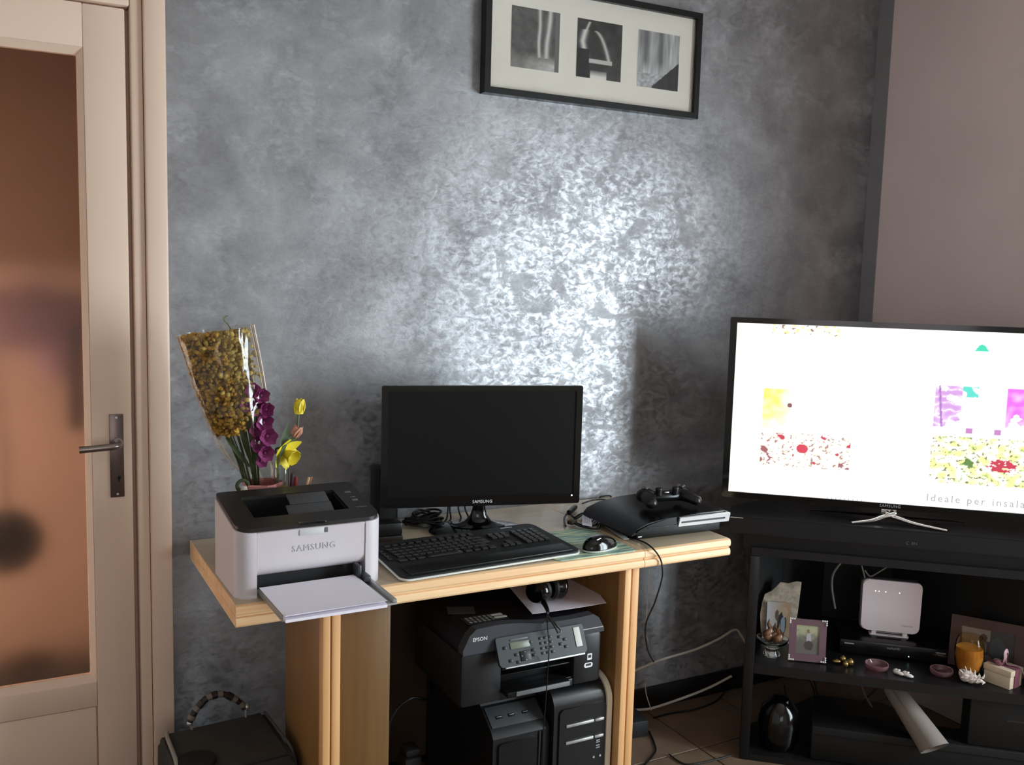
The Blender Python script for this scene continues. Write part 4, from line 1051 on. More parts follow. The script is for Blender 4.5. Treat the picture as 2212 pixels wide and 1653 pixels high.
def on_tower(px, py, s, nm, lb, col, cat, parts=None):
    p = at(px, py, y=-.455)
    t = thing(nm, lb, cat, p, R(-10)); bm = nb(); box(bm, (0, 0, 0), s, .002, rotm(R(-35))); obj('body', bm, mat(nm+'_'+str(px), col, .35), t); return t
t = on_tower(1187, 1545, (.014, .020, .016), 'usb_stick', 'white usb stick plugged into the left computer tower', (230, 228, 222), 'usb stick')
t2 = on_tower(1190, 1556, (.022, .016, .012), 'usb_stick', 'dark red usb stick with a glowing light plugged into the left tower', (120, 56, 66), 'usb stick')
bm = nb(); ball(bm, (.003, -.009, .002), .002, seg=8); obj('indicator_light', bm, mat('pink_led', (255, 170, 190), .3, emit=3), t2)
bm = nb(); tube(bm, [(.013, 0, .004), (.018, 0, .010), (.021, .0, .004), (.018, 0, -.004), (.013, 0, -.002)], .0012, 6); obj('key_ring', bm, M_SILVER, t2)

# black lead curving at the left inside the desk, on the floor by the towers
bm = nb(); tube(bm, [at(842, 1560, y=-.3), at(860, 1530, y=-.3), at(890, 1508, y=-.3), at(930, 1505, y=-.25), Vector((1.07, -.07, .34))], .004, 8)
tube(bm, [at(845, 1552, y=-.3), at(838, 1600, y=-.3), Vector((at(838, 1600, y=-.3).x, -.3, .004)), Vector((.95, -.2, .004))], .004, 8)
tag(obj('power_lead', bm, M_CABLEB), 'thick black lead looping left of the towers inside the desk', 'cable')
p = at(885, 1640, y=-.3)
bm = nb(); box(bm, (p.x, -.3, .1), (.05, .06, .2), .01); box(bm, (p.x, -.3, .21), (.04, .05, .02), .006)
tag(obj('power_brick', bm, M_BLKM), 'black upright adapter on the floor left of the towers', 'adapter')

# ------------------------------------------------------------ bag on the floor left of the desk
bg = thing('fabric_bag', 'black box-shaped bag with a striped ring handle under the left end of the desk', 'bag', (.450, -.27, 0), R(2))
P = [(-.135, 0), (.15, 0), (.145, .29), (.128, .318), (-.115, .312), (-.130, .295)]
bm = nb(); prism(bm, P, .24, Matrix.Translation((0, .12, 0)) @ XZ); bmesh.ops.bevel(bm, geom=bm.edges[:], offset=.008, segments=2, affect='EDGES')
obj('body', bm, mat('black_grey_canvas', (52, 50, 46), .85, var=.2, scale=14, bump=.3, bscale=300), bg, 40)
bm = nb(); tube(bm, [(-.137, -.124, .01), (-.136, -.124, .2), (-.130, -.122, .298), (-.118, -.05, .318), (-.113, .08, .318), (-.108, .112, .316)], .005, 8); obj('piping', bm, mat('grey_piping', (150, 146, 140), .5), bg)
bm = nb(); cyl(bm, (-.075, -.06, .3155), .045, .012, .043, 28); obj('round_patch', bm, mat('black_velour', (10, 10, 10), .9), bg, 40)
def HB(px, py): p = at(px, py, y=-.162); return Vector((p.x-.478, .106, p.z))
hp_ = smooth_path([HB(438, 1553), HB(450, 1530), HB(475, 1503), HB(508, 1494), HB(538, 1507), HB(556, 1525)], 6)
cols = ((44, 32, 30), (120, 108, 98), (40, 28, 28), (120, 110, 100), (52, 40, 36), (90, 80, 70), (44, 32, 30))
seg_ = 4
for i in range(0, len(hp_)-1, 2):
    bm = nb(); tube(bm, hp_[i:i+3], .0075+.001*(i % 3), 10, raw=True)
    obj('handle_bead', bm, mat('bead_%d' % ((i//2) % 5), cols[(i//2) % 5], .5), bg)
for pts, ct, r_ in (([(438, 1556), (443, 1570), (445, 1590)], (438, 1556), .007), ([(560, 1522), (559, 1540), (560, 1562)], (560, 1522), .009)):
    bm = nb(); tube(bm, [HB(*q) for q in pts], .003, 8); ball(bm, HB(*ct), r_)
    obj('handle_pin', bm, M_SILVER, bg)
bm = nb(); tube(bm, [(.148, -.11, .02), (.152, -.11, .16), (.140, -.10, .30), (.133, .0, .318), (.130, .11, .318)], .004, 8); obj('right_piping', bm, mat('dark_piping', (70, 66, 62), .5), bg)

# ------------------------------------------------------------ television and corner cabinet
ANG = R(-41.7); O = Vector((2.2364, -.6561, 0)); U = Vector((cos(ANG), sin(ANG), 0)); V = Vector((-sin(ANG), cos(ANG), 0))
def lo(px, py, v=None, z=None):
    p = at(px, py, n=V, p0=O+V*v) if v is not None else at(px, py, z=z)
    r = p-O; return Vector((r.dot(U), r.dot(V), p.z))
def wl(u, v, z): return O+U*u+V*v+Vector((0, 0, z))
CT = .752
M_CAB = mat('black_ash_laminate', (21, 21, 23), .33, var=.12, scale=10)
cab = thing('tv_cabinet', 'low black corner cabinet with open shelves under the television', 'cabinet', O, ANG)
def pent(w, sd, d): return [(-w, 0), (w+.143, 0), (w+.143, sd), (.10, d), (-.12, d), (-w, sd)]
bm = nb(); prism(bm, pent(.442, .13, .56), .052, Matrix.Translation((0, 0, CT-.052))); bmesh.ops.bevel(bm, geom=[e for e in bm.edges if e.verts[0].co.z == e.verts[1].co.z], offset=.004, segments=2, affect='EDGES')
topb = obj('cabinet_top', bm, M_CAB, cab, 30)
bm = nb(); b2(bm, -.40, .54, .025, .035, .661, .6995); obj('recessed_rail', bm, M_BLK, cab)
bm = nb(); prism(bm, [(-.375, .004), (.520, .004), (.520, .13), (.1, .5), (-.12, .5), (-.375, .13)], .024, Matrix.Translation((0, 0, .637))); obj('under_board', bm, M_CAB, cab, 30)
for xa in (-.377, .491):
    bm = nb(); b2(bm, xa, xa+.028, 0, .12, 0, .6365, .002); obj('side_panel', bm, M_CAB, cab)
bm = nb(); prism(bm, [(-.348, .002), (.490, .002), (.490, .12), (.1, .5), (-.12, .5), (-.348, .2)], .030, Matrix.Translation((0, 0, .275))); obj('shelf', bm, M_CAB, cab, 30)
bm = nb(); prism(bm, [(-.348, .2), (-.12, .5), (.1, .5), (.490, .12), (.490, .135), (.106, .512), (-.126, .512), (-.348, .215)], .330, Matrix.Translation((0, 0, .3055))); obj('back_panel', bm, M_BLKM, cab, 30)
bm = nb(); prism(bm, [(-.348, .002), (.490, .002), (.490, .12), (.1, .5), (-.12, .5), (-.348, .2)], .02, Matrix.Translation((0, 0, .0))); obj('bottom_board', bm, M_CAB, cab, 30)
text('faint_mark', 'C  BN', .012, mat('faint_grey_print', (84, 84, 86), .5), cab, (.065, -.0005, .715), ext=.0003)
bm = nb(); b2(bm, -.442, -.405, -.002, -.0003, .7475, .7500); obj('chrome_inlay', bm, M_SILVER, cab, 0)

tv = thing('television', 'large black flat television showing a bright web page in the corner', 'television', O+V*.08+Vector((0, 0, CT)), ANG)
TZ0, TZ1, TU0, TU1 = .793-CT, 1.339-CT, -.472, .494
tc_ = (TU0+TU1)/2; tw = TU1-TU0; th = TZ1-TZ0; zc = (TZ0+TZ1)/2
sw, sh = tw-.040, th-.034
scx, scz = tc_, zc+.0005
bm = nb(); ring(bm, rrect(tw, th, .005, 3, tc_, zc), rrect(sw, sh, .001, 3, scx, scz), .014, Matrix.Translation((0, .004, 0)) @ XZ); obj('bezel', bm, M_GLOSS, tv, 30)
bm = nb(); prism(bm, rrect(tw-.006, th-.006, .01, 3, tc_, zc), .026, Matrix.Translation((0, .031, 0)) @ XZ); prism(bm, rrect(tw*.6, th*.5, .03, 3, tc_, zc-.03), .02, Matrix.Translation((0, .052, 0)) @ XZ); obj('back_shell', bm, M_BLK, tv, 30)
def scr(u, v):
    x = scx-sw/2+u*sw; z = scz-sh/2+v*sh+CT
    c = (254, 253, 246)
    c = mixc((250, 251, 235), (255, 255, 252), min(1, min(u, 1-u)*9))
    n1 = nz(x*70, z*95)*.7+nz(x*150, z*190)*.4; n2 = nz(x*95, z*130, 5)*.8+nz(x*210, z*210, 2)*.35; n3 = nz(x*38, z*52, 9)
    # top flecks
    if z > 1.293 and -.35 < x < -.16:
        if n1 > .2: c = (232, 236, 160)
        if n2 > .36: c = (150, 120, 104)
    # left picture: yellow pack and food
    if -.365 < x < -.11 and .898 < z < 1.13:
        if x < -.28 and z > 1.0: c = mixc((255, 255, 250), (240, 243, 118), min(1, (-.28-x+.012*n1)*22)*min(1, max(0, (z-1.0)*16))*(.75+.6*n3))
        if z < 1.0:
            if n1 > .16: c = (250, 246, 222)
            if n2 > .32 or n1 > .44: c = (176, 140, 130)
            if n3 > .46: c = (196, 70, 84)
            if (x+.245)**2+((z-.955)*1.2)**2 < .0165**2: c = (206, 72, 90)
            if x < -.335+.02*n1 and z < .955+.02*n2 and n3 > .02: c = (160, 98, 100)
        if (x+.288)**2+(z-1.083)**2 < .007**2: c = (138, 92, 92)
        if z < .918 and x > -.14 and n1 > 0: c = (158, 104, 110)
    # right picture
    if .112 < x < .45 and .883 < z < 1.165:
        if x < .185 and z > 1.045:
            if abs((z-1.165)+(x-.118)*.75) > .010+.02*n3 and (z-1.045) > (x-.118)*.6+.03*n3 and abs(n3) > .05: c = mixc((250, 240, 252), (206, 156, 218), .45+1.2*abs(n3))
            if abs(x-.122-(1.165-z)*.10) < .003 : c = (170, 120, 190)
        if .185 < x < .225 and z > 1.135 and n3 > -.1: c = (94, 214, 196)
        if x > .30 and z > 1.075+.035*n3+.01*n1: c = mixc((240, 190, 248), (224, 112, 236), .7+n3)
        if 1.03 < z < 1.046 and (.20 < x < .218 or .274 < x < .292): c = (190, 130, 190)
        if z < 1.02:
            c = mixc((255, 255, 245), (234, 238, 158), .35+n3*1.8)
            if n2 > .34: c = (130, 132, 90)
            if n1 > .38: c = (170, 196, 110)
            if (x-.215)**2+(z-.945)**2 < (.013+.012*n1)**2: c = (98, 132, 72)
            if ((x-.305)/.036)**2+((z-.942)/.018)**2 < 1+1.2*n1 and n2 > -.25: c = (196, 60, 82)
    # teal mark
    if .205 < x < .245 and 1.268 < z < 1.268+.018*max(0, 1-((x-.225)/.018)**2): c = (70, 210, 176)
    return c
M_SCR = mat_attr('lit_tv_picture', emit=1.25)
painted('screen', sw, sh, 420, 236, scr, M_SCR, tv, (scx, -.004, scz), label='lit screen with food pictures')
M_STX = mat('screen_text_grey', (150, 150, 148), .6, emit=.9, emit_rgb=(140, 140, 138))
text('screen_text', 'Ideale per insalate', .030, M_STX, tv, (.108, -.0048, .8355-CT), ext=.0001, space=1.32, align='LEFT', sx=.97)
text('screen_text', 'ideale per panini', .024, mat('screen_text_pale', (230, 230, 226), .6, emit=1.0, emit_rgb=(226, 226, 222)), tv, (.15, -.0048, 1.236-CT), ext=.0001, space=1.25, align='LEFT')
bm = nb()
for i in range(9): b2(bm, -.165+i*.012, -.1635+i*.012, -.0056, -.0046, .8105-CT, .8155-CT)
obj('screen_text', bm, M_STX, tv, 0)
text('lettering', 'SAMSUNG', .012, M_TXTG, tv, (tc_, -.0105, TZ0+.010), ext=.0003, space=1.1)
# stand
bm = nb(); b2(bm, tc_-.022, tc_+.022, .002, .03, .014, .05, .004); box(bm, (tc_, -.004, .030), (.016, .004, .014), .001)
obj('stand_neck', bm, M_CHROME, tv, 30)
bm = nb()
tube(bm, [(tc_+.012, -.008, .028), (tc_-.02, -.016, .020), (tc_-.055, -.035, .010), (tc_-.11, -.058, .0042)], lambda t: .013*(1-t)+.0055, 10, 6, flat=.6)
tube(bm, [(tc_-.012, -.008, .028), (tc_+.02, -.014, .020), (tc_+.07, -.032, .010), (tc_+.15, -.060, .0042)], lambda t: .013*(1-t)+.0055, 10, 6, flat=.6)
obj('stand_foot', bm, M_CHROME, tv, 60, label='chrome front arms of the stand')
bm = nb()
tube(bm, [(tc_, .012, .018), (tc_-.06, .03, .014), (tc_-.16, .05, .010), (tc_-.22, .055, .0048)], lambda t: .012*(1-t)+.0045, 8, 6, flat=.4)
tube(bm, [(tc_, .012, .018), (tc_+.06, .03, .014), (tc_+.16, .05, .010), (tc_+.22, .055, .0048)], lambda t: .012*(1-t)+.0045, 8, 6, flat=.4)
obj('stand_rear_arm', bm, M_GLOSS, tv, 60)

# ------------------------------------------------------------ things on the cabinet shelf
ST = .3052
def on_shelf(px, py, v, z=ST): q = lo(px, py, v=v); return wl(q.x, v, z)
# set-top box
p = lo(1930, 1400, v=.115); dx0, dx1 = lo(1814, 1385, v=.165).x, lo(2050, 1405, v=.165).x
stb = thing('set_top_box', 'flat black set-top box on the shelf under the white router', 'set-top box', wl((dx0+dx1)/2, .165, ST), ANG)
w = dx1-dx0
bm = nb(); b2(bm, -w/2, w/2, 0, .15, .003, .048, .006); obj('case', bm, mat('box_gloss_black', (14, 14, 17), .25), stb)
for x_ in (-w/2+.028, w/2-.022):
    bm = nb(); box(bm, (x_, -.0006, .036), (.028, .0012, .0035)); obj('front_marking', bm, M_TXTG, stb, 0)
text('lettering', 'mySkyHD', .0095, M_TXTG, stb, (.0, -.0004, .034), ext=.0003)
bm = nb(); ball(bm, (.045, -.0005, .014), .0016, seg=8); obj('status_light', bm, mat('green_led', (190, 255, 210), .3, emit=3), stb)
bm = nb()
for sx in (-1, 1):
    for y_ in (.02, .13): cyl(bm, (sx*(w/2-.02), y_, .0016), .008, .003, seg=14)
obj('rubber_feet', bm, M_BLK, stb)
# router
vr = .235; a = lo(1862, 1254, v=vr); b = lo(1996, 1254, v=vr); e = lo(1984, 1352, v=vr)
rc = (a.x+b.x)/2; rw = b.x-a.x-.004
ro = thing('router', 'white rounded wifi router standing on the set-top box', 'router', wl(rc, vr, ST+.0485), ANG)
rh = (a.z+b.z)/2-(ST+.0485)
def tp(w, h, r, z0): return [(x*(1+.02*((y+h/2)/h)), y+z0) for x, y in rrect(w, h, r, 6)]
bm = nb(); prism(bm, tp(rw*.97, rh-.016, .017, .016+(rh-.016)/2), .010, XZ); bmesh.ops.bevel(bm, geom=[e_ for e_ in bm.edges if abs(e_.verts[0].co.y-e_.verts[1].co.y) < 1e-6], offset=.003, segments=2, affect='EDGES')
obj('front_shell', bm, mat('router_white', (252, 240, 248), .4, var=.01), ro, 40)
bm = nb(); prism(bm, tp(rw*.98, rh-.014, .018, .015+(rh-.016)/2), .022, Matrix.Translation((-.003, .0225, 0)) @ XZ); obj('rear_shell', bm, mat('router_grey', (120, 108, 112), .5), ro, 40)
bm = nb(); ring(bm, rrect(rw*.66, .04, .006, 4, 0, .012), rrect(rw*.52, .018, .003, 4, 0, .012), .004); obj('stand', bm, mat('router_white', (252, 240, 248), .4), ro, 30)
bm = nb(); b2(bm, -rw*.30, -rw*.22, -.006, .012, .003, .018, .002); b2(bm, rw*.22, rw*.30, -.006, .012, .003, .018, .002); obj('stand_strut', bm, mat('router_white', (252, 240, 248), .4), ro, 30)
for t_ in (-.28, -.22, -.11, .12):
    bm = nb(); ball(bm, (t_*rw, -.0098, rh*.80), .0013, seg=8); obj('status_light', bm, mat('white_led', (255, 255, 255), .3, emit=4), ro)
text('lettering', 'VODAFONE', .0062, M_TXTG, ro, (rw*.28, -.0101, rh*.22), ext=.0002)

# photo frames
def persons(bgf, figs):
    def fn(u, v):
        c = bgf(u, v)
        for (cx, cy, w, h, col) in figs:
            if ((u-cx)/w)**2+((v-cy)/h)**2 < 1+.2*nz(u*12, v*12, cx): c = col
        return c
    return fn
f1p = lo(1680, 1325, v=.20); fr1 = thing('photo_frame', 'pale wavy-edged picture frame leaning at the left end of the shelf', 'photo frame', wl(lo(1683, 1400, v=.20).x, .20, ST), ANG+R(8))
zt = lo(1700, 1262, v=.20).z-ST; zl = lo(1645, 1282, v=.2).z-ST
bm = nb()
outl = [(-.055, 0), (.048, 0), (.045, .03), (.046, .06), (.052, .10), (.060, zt+.004), (.045, zt+.006), (.020, zt-.002), (-.005, zt), (-.03, zl+.010), (-.052, zl-.002), (-.060, zl*.8), (-.064, zl*.55), (-.060, zl*.25)]
prism(bm, outl, .006, rotm(R(-6)) @ XZ)
obj('frame', bm, mat('rough_shell_paste', (188, 176, 160), .8, scale=50, var=.3, bump=.8, bscale=160), fr1, 30)
painted('photo_print', .075, zl*.72, 40, 50, persons(lambda u, v: mixc((200, 205, 215), (176, 150, 120), u*1.3), [(.62, .38, .20, .32, (52, 54, 58)), (.68, .36, .10, .22, (150, 160, 170)), (.42, .62, .08, .16, (104, 84, 74)), (.75, .72, .12, .14, (190, 168, 140))]), M_PRINT, fr1, (-.008, -.0078, zl*.50), (R(84), 0, 0), label='faded photo of two people')
bm = nb(); box(bm, (0, .03, .03), (.03, .06, .003), 0, rotm(R(50))); obj('back_strut', bm, M_BLK, fr1)

q = lo(1742, 1430, v=.065); fr2 = thing('photo_frame', 'small purple glass picture frame with beaded corners on the shelf', 'photo frame', wl(q.x, .065, ST), ANG+R(3))
fh = lo(1742, 1342, v=.065).z-ST; fw = lo(1782, 1400, v=.065).x-lo(1701, 1400, v=.065).x
T = rotm(R(-8))
bm = nb(); ring(bm, rrect(fw, fh, .002, 2, 0, fh/2+.002), rrect(fw*.62, fh*.68, .002, 2, 0, fh/2+.004), .006, T @ XZ); obj('frame', bm, mat('mauve_glass', (112, 84, 94), .12, var=.06, coat=.6), fr2, 30)
painted('photo_print', fw*.64, fh*.70, 36, 44, persons(lambda u, v: mixc((104, 100, 96), (170, 172, 140), (v-.45)*3+nz(u*8, v*8)*.5), [(.55, .55, .10, .20, (176, 176, 180)), (.55, .30, .20, .16, (74, 66, 66)), (.52, .78, .06, .07, (130, 104, 92))]), M_PRINT, fr2, T @ Vector((0, -.003, fh/2+.004)), (R(82), 0, 0), label='photo of one person outdoors')
for sx in (-1, 1):
    for sz in (0, 1):
        for k_ in range(5):
            bm = nb()
            bx, bz = (sx*(fw/2-.001-.006*max(0, k_-2)), (fh+.001 if sz else .005) + (-1 if sz else 1)*.006*(k_ if k_ < 3 else 0))
            ball(bm, T @ Vector((bx, -.0075, bz)), .0031, seg=8); obj('bead', bm, mat('pearl_bead', (225, 222, 220), .2), fr2)
bm = nb(); box(bm, (0, .024, .025), (.02, .05, .002), 0, rotm(R(45))); obj('back_strut', bm, M_BLK, fr2)

q = lo(2140, 1420, v=.30); fr3 = thing('photo_frame', 'brown wooden landscape picture frame behind the amber candle glass', 'photo frame', wl(.39-.02, .235, ST), ANG+R(-16))
fr3.location = wl(.325, .158, ST)
bm = nb(); FWd, FHt = .205, .152
T = rotm(R(-9)); ring(bm, [(-FWd/2, 0), (FWd/2, 0), (FWd/2, FHt), (-FWd/2, FHt)], [(-FWd/2+.030, .030), (FWd/2-.03, .030), (FWd/2-.03, FHt-.030), (-FWd/2+.03, FHt-.030)], .010, T @ XZ)
obj('frame', bm, mat('dark_brown_wood', (84, 58, 52), .45, var=.15), fr3, 30)
painted('photo_print', FWd-.058, FHt-.058, 60, 40, persons(lambda u, v: (160, 146, 138) if u < .36 else ((150, 136, 130) if v > .6 and u < .55 else (60, 56, 58)), [(.40, .42, .10, .22, (128, 112, 112)), (.42, .70, .07, .13, (84, 62, 56)), (.68, .45, .14, .34, (70, 76, 80)), (.40, .1, .2, .1, (120, 104, 100))]), M_PRINT, fr3, T @ Vector((0, -.004, FHt/2)), (R(81), 0, 0), label='photo of a seated person by a window')
bm = nb(); box(bm, (0, .03, .03), (.03, .05, .003), 0, rotm(R(45))); obj('back_strut', bm, M_BLK, fr3)

# glass bowl with brown shells on a foot
q = lo(1665, 1412, v=.10)
gb = thing('glass_bowl', 'footed clear glass bowl holding brown curled shells at the left of the shelf', 'bowl', wl(-.2965, .088, ST), ANG); gb.scale = (1.08, 1.08, 1.1)
bm = nb(); lathe(bm, [(0, 0), (.024, 0), (.025, .004), (.019, .012), (.018, .022), (.026, .030), (.042, .040), (.046, .050), (.0435, .0505), (.040, .043), (.024, .034), (0, .030)], 32); obj('glass', bm, M_GLASS, gb, 50)
for i, (x, y, s, rz) in enumerate(((-.012, 0, 1.0, .3), (.006, .006, .8, 1.2), (.018, -.004, .85, 2.2))):
    sh_ = thing('shell', ['tall brown curled shell in the glass bowl', 'smaller brown shell in the middle of the glass bowl', 'brown shell at the right side of the glass bowl'][i], 'shell', wl(-.2965+x, .088+y, ST+.0480), ANG+rz); sh_.scale = (1.25, 1.25, 1.25)
    bm = nb(); n_ = 20
    tube(bm, [(.008*s*cos(k_*.55)*(1-k_/n_), .008*s*sin(k_*.55)*(1-k_/n_), .002+.05*s*(k_/n_)**1.1) for k_ in range(n_+1)], lambda t, s=s: .011*s*(1-t)+.0012, 10, 2)
    ball(bm, (0, 0, .008*s), .013*s, (1, .8, .9)); obj('spiral', bm, mat('brown_shell', (150, 112, 84), .3, rgb2=(96, 66, 48), scale=60, coat=.4), sh_, 60)

# golden baubles
for i, (px, py, r) in enumerate(((1822, 1412, .0095), (1838, 1420, .0105), (1826, 1428, .0085), (1808, 1421, .008))):
    q = lo(px, py, v=.075+(.02 if i == 0 else 0)); t = thing('bauble', ['gold bauble at the back of the little cluster', 'largest gold bauble at the right of the cluster', 'gold bauble at the front of the cluster', 'dull gold leaf-like bauble at the left of the cluster'][i], 'bauble', wl(q.x, .075+(.022 if i == 0 else 0)+(.0 if i != 2 else -.014), ST), ANG, 'little gold baubles on the shelf')
    bm = nb(); ball(bm, (0, 0, r+.0002), r, (1, 1, 1) if i < 3 else (1.5, .8, .7)); obj('ball', bm, mat('antique_gold', (168, 140, 84), .25, metal=.8), t, 60)
    bm = nb(); cyl(bm, (0, 0, r*2 if i < 3 else r*1.7), .002, .003, seg=8); obj('cap', bm, mat('gold_cap', (190, 170, 110), .3, metal=.8), t)

# pink glass dishes
M_PGL = mat('pink_glass', (250, 196, 206), .04, trans=.92, var=.02)
def dish(px, py, v, r, lab):
    q = lo(px, py, v=v); t = thing('glass_dish', lab, 'dish', wl(q.x, v, ST), ANG, 'round pink glass tealight dishes')
    bm = nb(); lathe(bm, [(0, 0), (r*.6, 0), (r*.92, r*.22), (r, r*.5), (r*.97, r*.62), (r*.9, r*.6), (r*.86, r*.45), (r*.55, r*.14), (0, r*.12)], 32); obj('glass', bm, M_PGL, t, 50)
dish(1894, 1440, .065, .034, 'pink glass dish left of the tiny white shoes')
dish(2034, 1448, .08, .033, 'darker pink glass dish between the white shoes and the spiny shell')

# tiny white shoes
q = lo(1950, 1452, v=.05)
for i, (dx, dy) in enumerate(((-.013, .004), (.010, -.006))):
    t = thing('baby_shoe', ['tiny white shoe on the left of the pair on the shelf', 'tiny white shoe on the right of the pair on the shelf'][i], 'ornament', wl(q.x+dx, .042+dy, ST), ANG+R(-35), 'pair of tiny white shoes')
    bm = nb(); ball(bm, (.006, 0, .0062), .0095, (1.45, .8, .55)); bm2 = bm; ball(bm, (-.006, 0, .0085), .0088, (1.1, .8, .9)); obj('shoe_body', bm, mat('white_ceramic', (232, 226, 222), .4), t, 60)
    bm = nb(); ball(bm, (.002, 0, .0145), .0036, (1.2, 1.6, .7)); obj('bow', bm, mat('white_ceramic', (232, 226, 222), .4), t, 60)

# amber candle glass
q0 = lo(2062, 1400, v=.09); q1 = lo(2128, 1400, v=.09); r = (q1.x-q0.x)/2
cg = thing('candle_glass', 'round glass with an amber yellow candle behind the spiny shell', 'candle', wl((q0.x+q1.x)/2, .09, ST), ANG)
hg = lo(2095, 1375, v=.09).z-ST
bm = nb(); lathe(bm, [(0, 0), (r*.55, 0), (r*.85, hg*.22), (r, hg*.55), (r*.93, hg*.85), (r*.8, hg), (r*.76, hg), (r*.88, hg*.84), (r*.95, hg*.55), (r*.8, hg*.24), (r*.5, hg*.08), (0, hg*.08)], 36); obj('glass', bm, mat('thin_amber_glass', (255, 232, 190), .03, trans=1, ior=1.25), cg, 50)
bm = nb(); lathe(bm, [(0, hg*.09), (r*.48, hg*.09), (r*.78, hg*.25), (r*.92, hg*.55), (r*.88, hg*.74), (0, hg*.72)], 36); obj('candle', bm, mat('amber_wax', (206, 156, 84), .5, rgb2=(178, 122, 56), scale=30), cg, 50)

# spiny shell
q = lo(2098, 1460, v=.03)
ss = thing('spiny_shell', 'white spiny sea shell in front of the amber candle glass', 'shell', wl(q.x+.002, .040, ST+.0205), ANG+R(-30)); ss.scale = (1.3, 1.3, 1.3)
bm = nb(); n_ = 30
tube(bm, [(-.020+.05*k_/n_, .004*sin(k_*.8)*(1-k_/n_), .004*cos(k_*.8)*(1-k_/n_)-.004*k_/n_) for k_ in range(n_+1)], lambda t: .002+.0105*math.sin(pi*min(1, .22+t*.78))*(1-.55*t), 12, 2)
obj('whorl', bm, mat('white_shell', (226, 212, 206), .5, scale=60, bump=.5, bscale=120), ss, 60)
random.seed(8)
for i in range(34):
    t_ = .05+.9*(i/34); x = -.020+.05*t_; a = i*2.4; rr = .010*(1-.6*t_)+.001; L_ = .013*(1-.4*t_)*(.7+.6*random.random())
    if -sin(a) > .75: continue
    bm = nb(); p0 = Vector((x, rr*cos(a)*.9, max(-.004, rr*sin(a)*.9))); p1 = p0+Vector((-.004+.006*t_, cos(a)*L_, abs(sin(a))*L_ if sin(a) > -.3 else sin(a)*.004))
    tube(bm, [p0, (p0+p1)/2+Vector((.001, 0, 0)), p1], lambda t: .0019*(1-t)+.0004, 6, 2); obj('spine', bm, mat('white_shell', (226, 212, 206), .5), ss, 60)

# favour box with ribbon
q = lo(2180, 1480, v=.03)
fb = thing('favour_box', 'small cream gift box with a purple and pink ribbon at the right of the shelf', 'gift box', wl(.352, .074, ST), ANG+R(48)); fb.scale = (1.15, 1.15, 1.15)
bm = nb(); b2(bm, -.028, .028, -.034, .034, .0, .032, .002); obj('box', bm, mat('cream_card', (212, 196, 172), .7), fb)
bm = nb(); b2(bm, -.030, .030, -.036, .036, .0325, .048, .002); obj('lid', bm, mat('cream_card', (212, 196, 172), .7), fb)
bm = nb(); b2(bm, -.011, .011, -.0368, .0368, .002, .0490, .0005); obj('wide_ribbon', bm, mat('purple_organza', (120, 70, 84), .5, var=.15), fb)
bm = nb()
for s in (-1, 1):
    tube(bm, [(0, 0, .050), (s*.012, .004, .056), (s*.024, .006, .062), (s*.016, 0, .052), (0, 0, .050)], .006, 8, 5, flat=.3)
obj('bow', bm, mat('purple_organza', (120, 70, 84), .5), fb, 60)
bm = nb(); tube(bm, [(0, 0, .05), (-.002, -.004, .066), (-.008, -.006, .082), (.0, -.006, .088), (.006, -.006, .080), (.002, -.004, .064), (.0, -.01, .052), (.012, -.03, .052), (.018, -.045, .034)], .0045, 8, 6, flat=.25)
obj('pink_ribbon', bm, mat('pink_satin', (214, 176, 188), .35), fb, 60)

# leads hanging at the back of the upper bay
for i, (pts, r_, lb) in enumerate((([(1817, 1215), (1800, 1240), (1797, 1270), (1804, 1315)], .0035, 'grey-white lead hanging left of the router'),
        ([(1861, 1222), (1866, 1240), (1870, 1258)], .0025, 'thin grey lead straight behind the router'),
        ([(1868, 1232), (1880, 1245), (1900, 1235), (1918, 1224)], .0025, 'thin grey lead crossing above the router'))):
    bm = nb(); tube(bm, [wl(*lo(a, b, v=.24)) for a, b in pts], r_, 8)
    e = lo(*pts[-1], v=.24)
    tag(obj('hanging_lead', bm, mat('dim_grey_cable', (120, 116, 112), .5)), lb, 'cable')

# ------------------------------------------------------------ lower bay of the cabinet
q = lo(1625, 1480, v=.2); a = lo(1745, 1525, v=.15); b = lo(1912, 1542, v=.15)
bx = thing('dark_box', 'large matte black box on the bottom board of the cabinet', 'box', wl(.03, .02, .0205), ANG)
bm = nb(); b2(bm, -.20, .45, 0, .115, 0, .105, .005); obj('case', bm, mat('deep_black', (9, 9, 10), .6), bx)
bm = nb(); b2(bm, -.20, .45, -.002, 0, .08, .082); obj('lid_seam', bm, M_BLK, bx, 0)
mk = thing('dark_vase', 'shiny black rounded object at the lower left inside the cabinet', 'vase', wl(-.262, .085, .0205), ANG)
bm = nb(); lathe(bm, [(0, 0), (.05, 0), (.062, .03), (.064, .08), (.055, .12), (.03, .15), (.02, .158), (0, .16)], 28); obj('body', bm, M_GLOSS, mk, 60)
a = lo(1700, 1515, v=.06); bm = nb(); pts = [lo(1672, 1536, v=.06), lo(1703, 1515, v=.06), lo(1702, 1556, v=.06)]
vv = [bm.verts.new(p_-pts[0]) for p_ in pts]; f = bm.faces.new(vv); r_ = bmesh.ops.extrude_face_region(bm, geom=[f]); bmesh.ops.translate(bm, vec=(0, .002, 0), verts=[v for v in r_['geom'] if isinstance(v, bmesh.types.BMVert)])
o = obj('paper_corner', bm, mat('grey_card', (150, 150, 142), .7), mk, 0); o.location = pts[0]-Vector((-.262, .085, .0205))
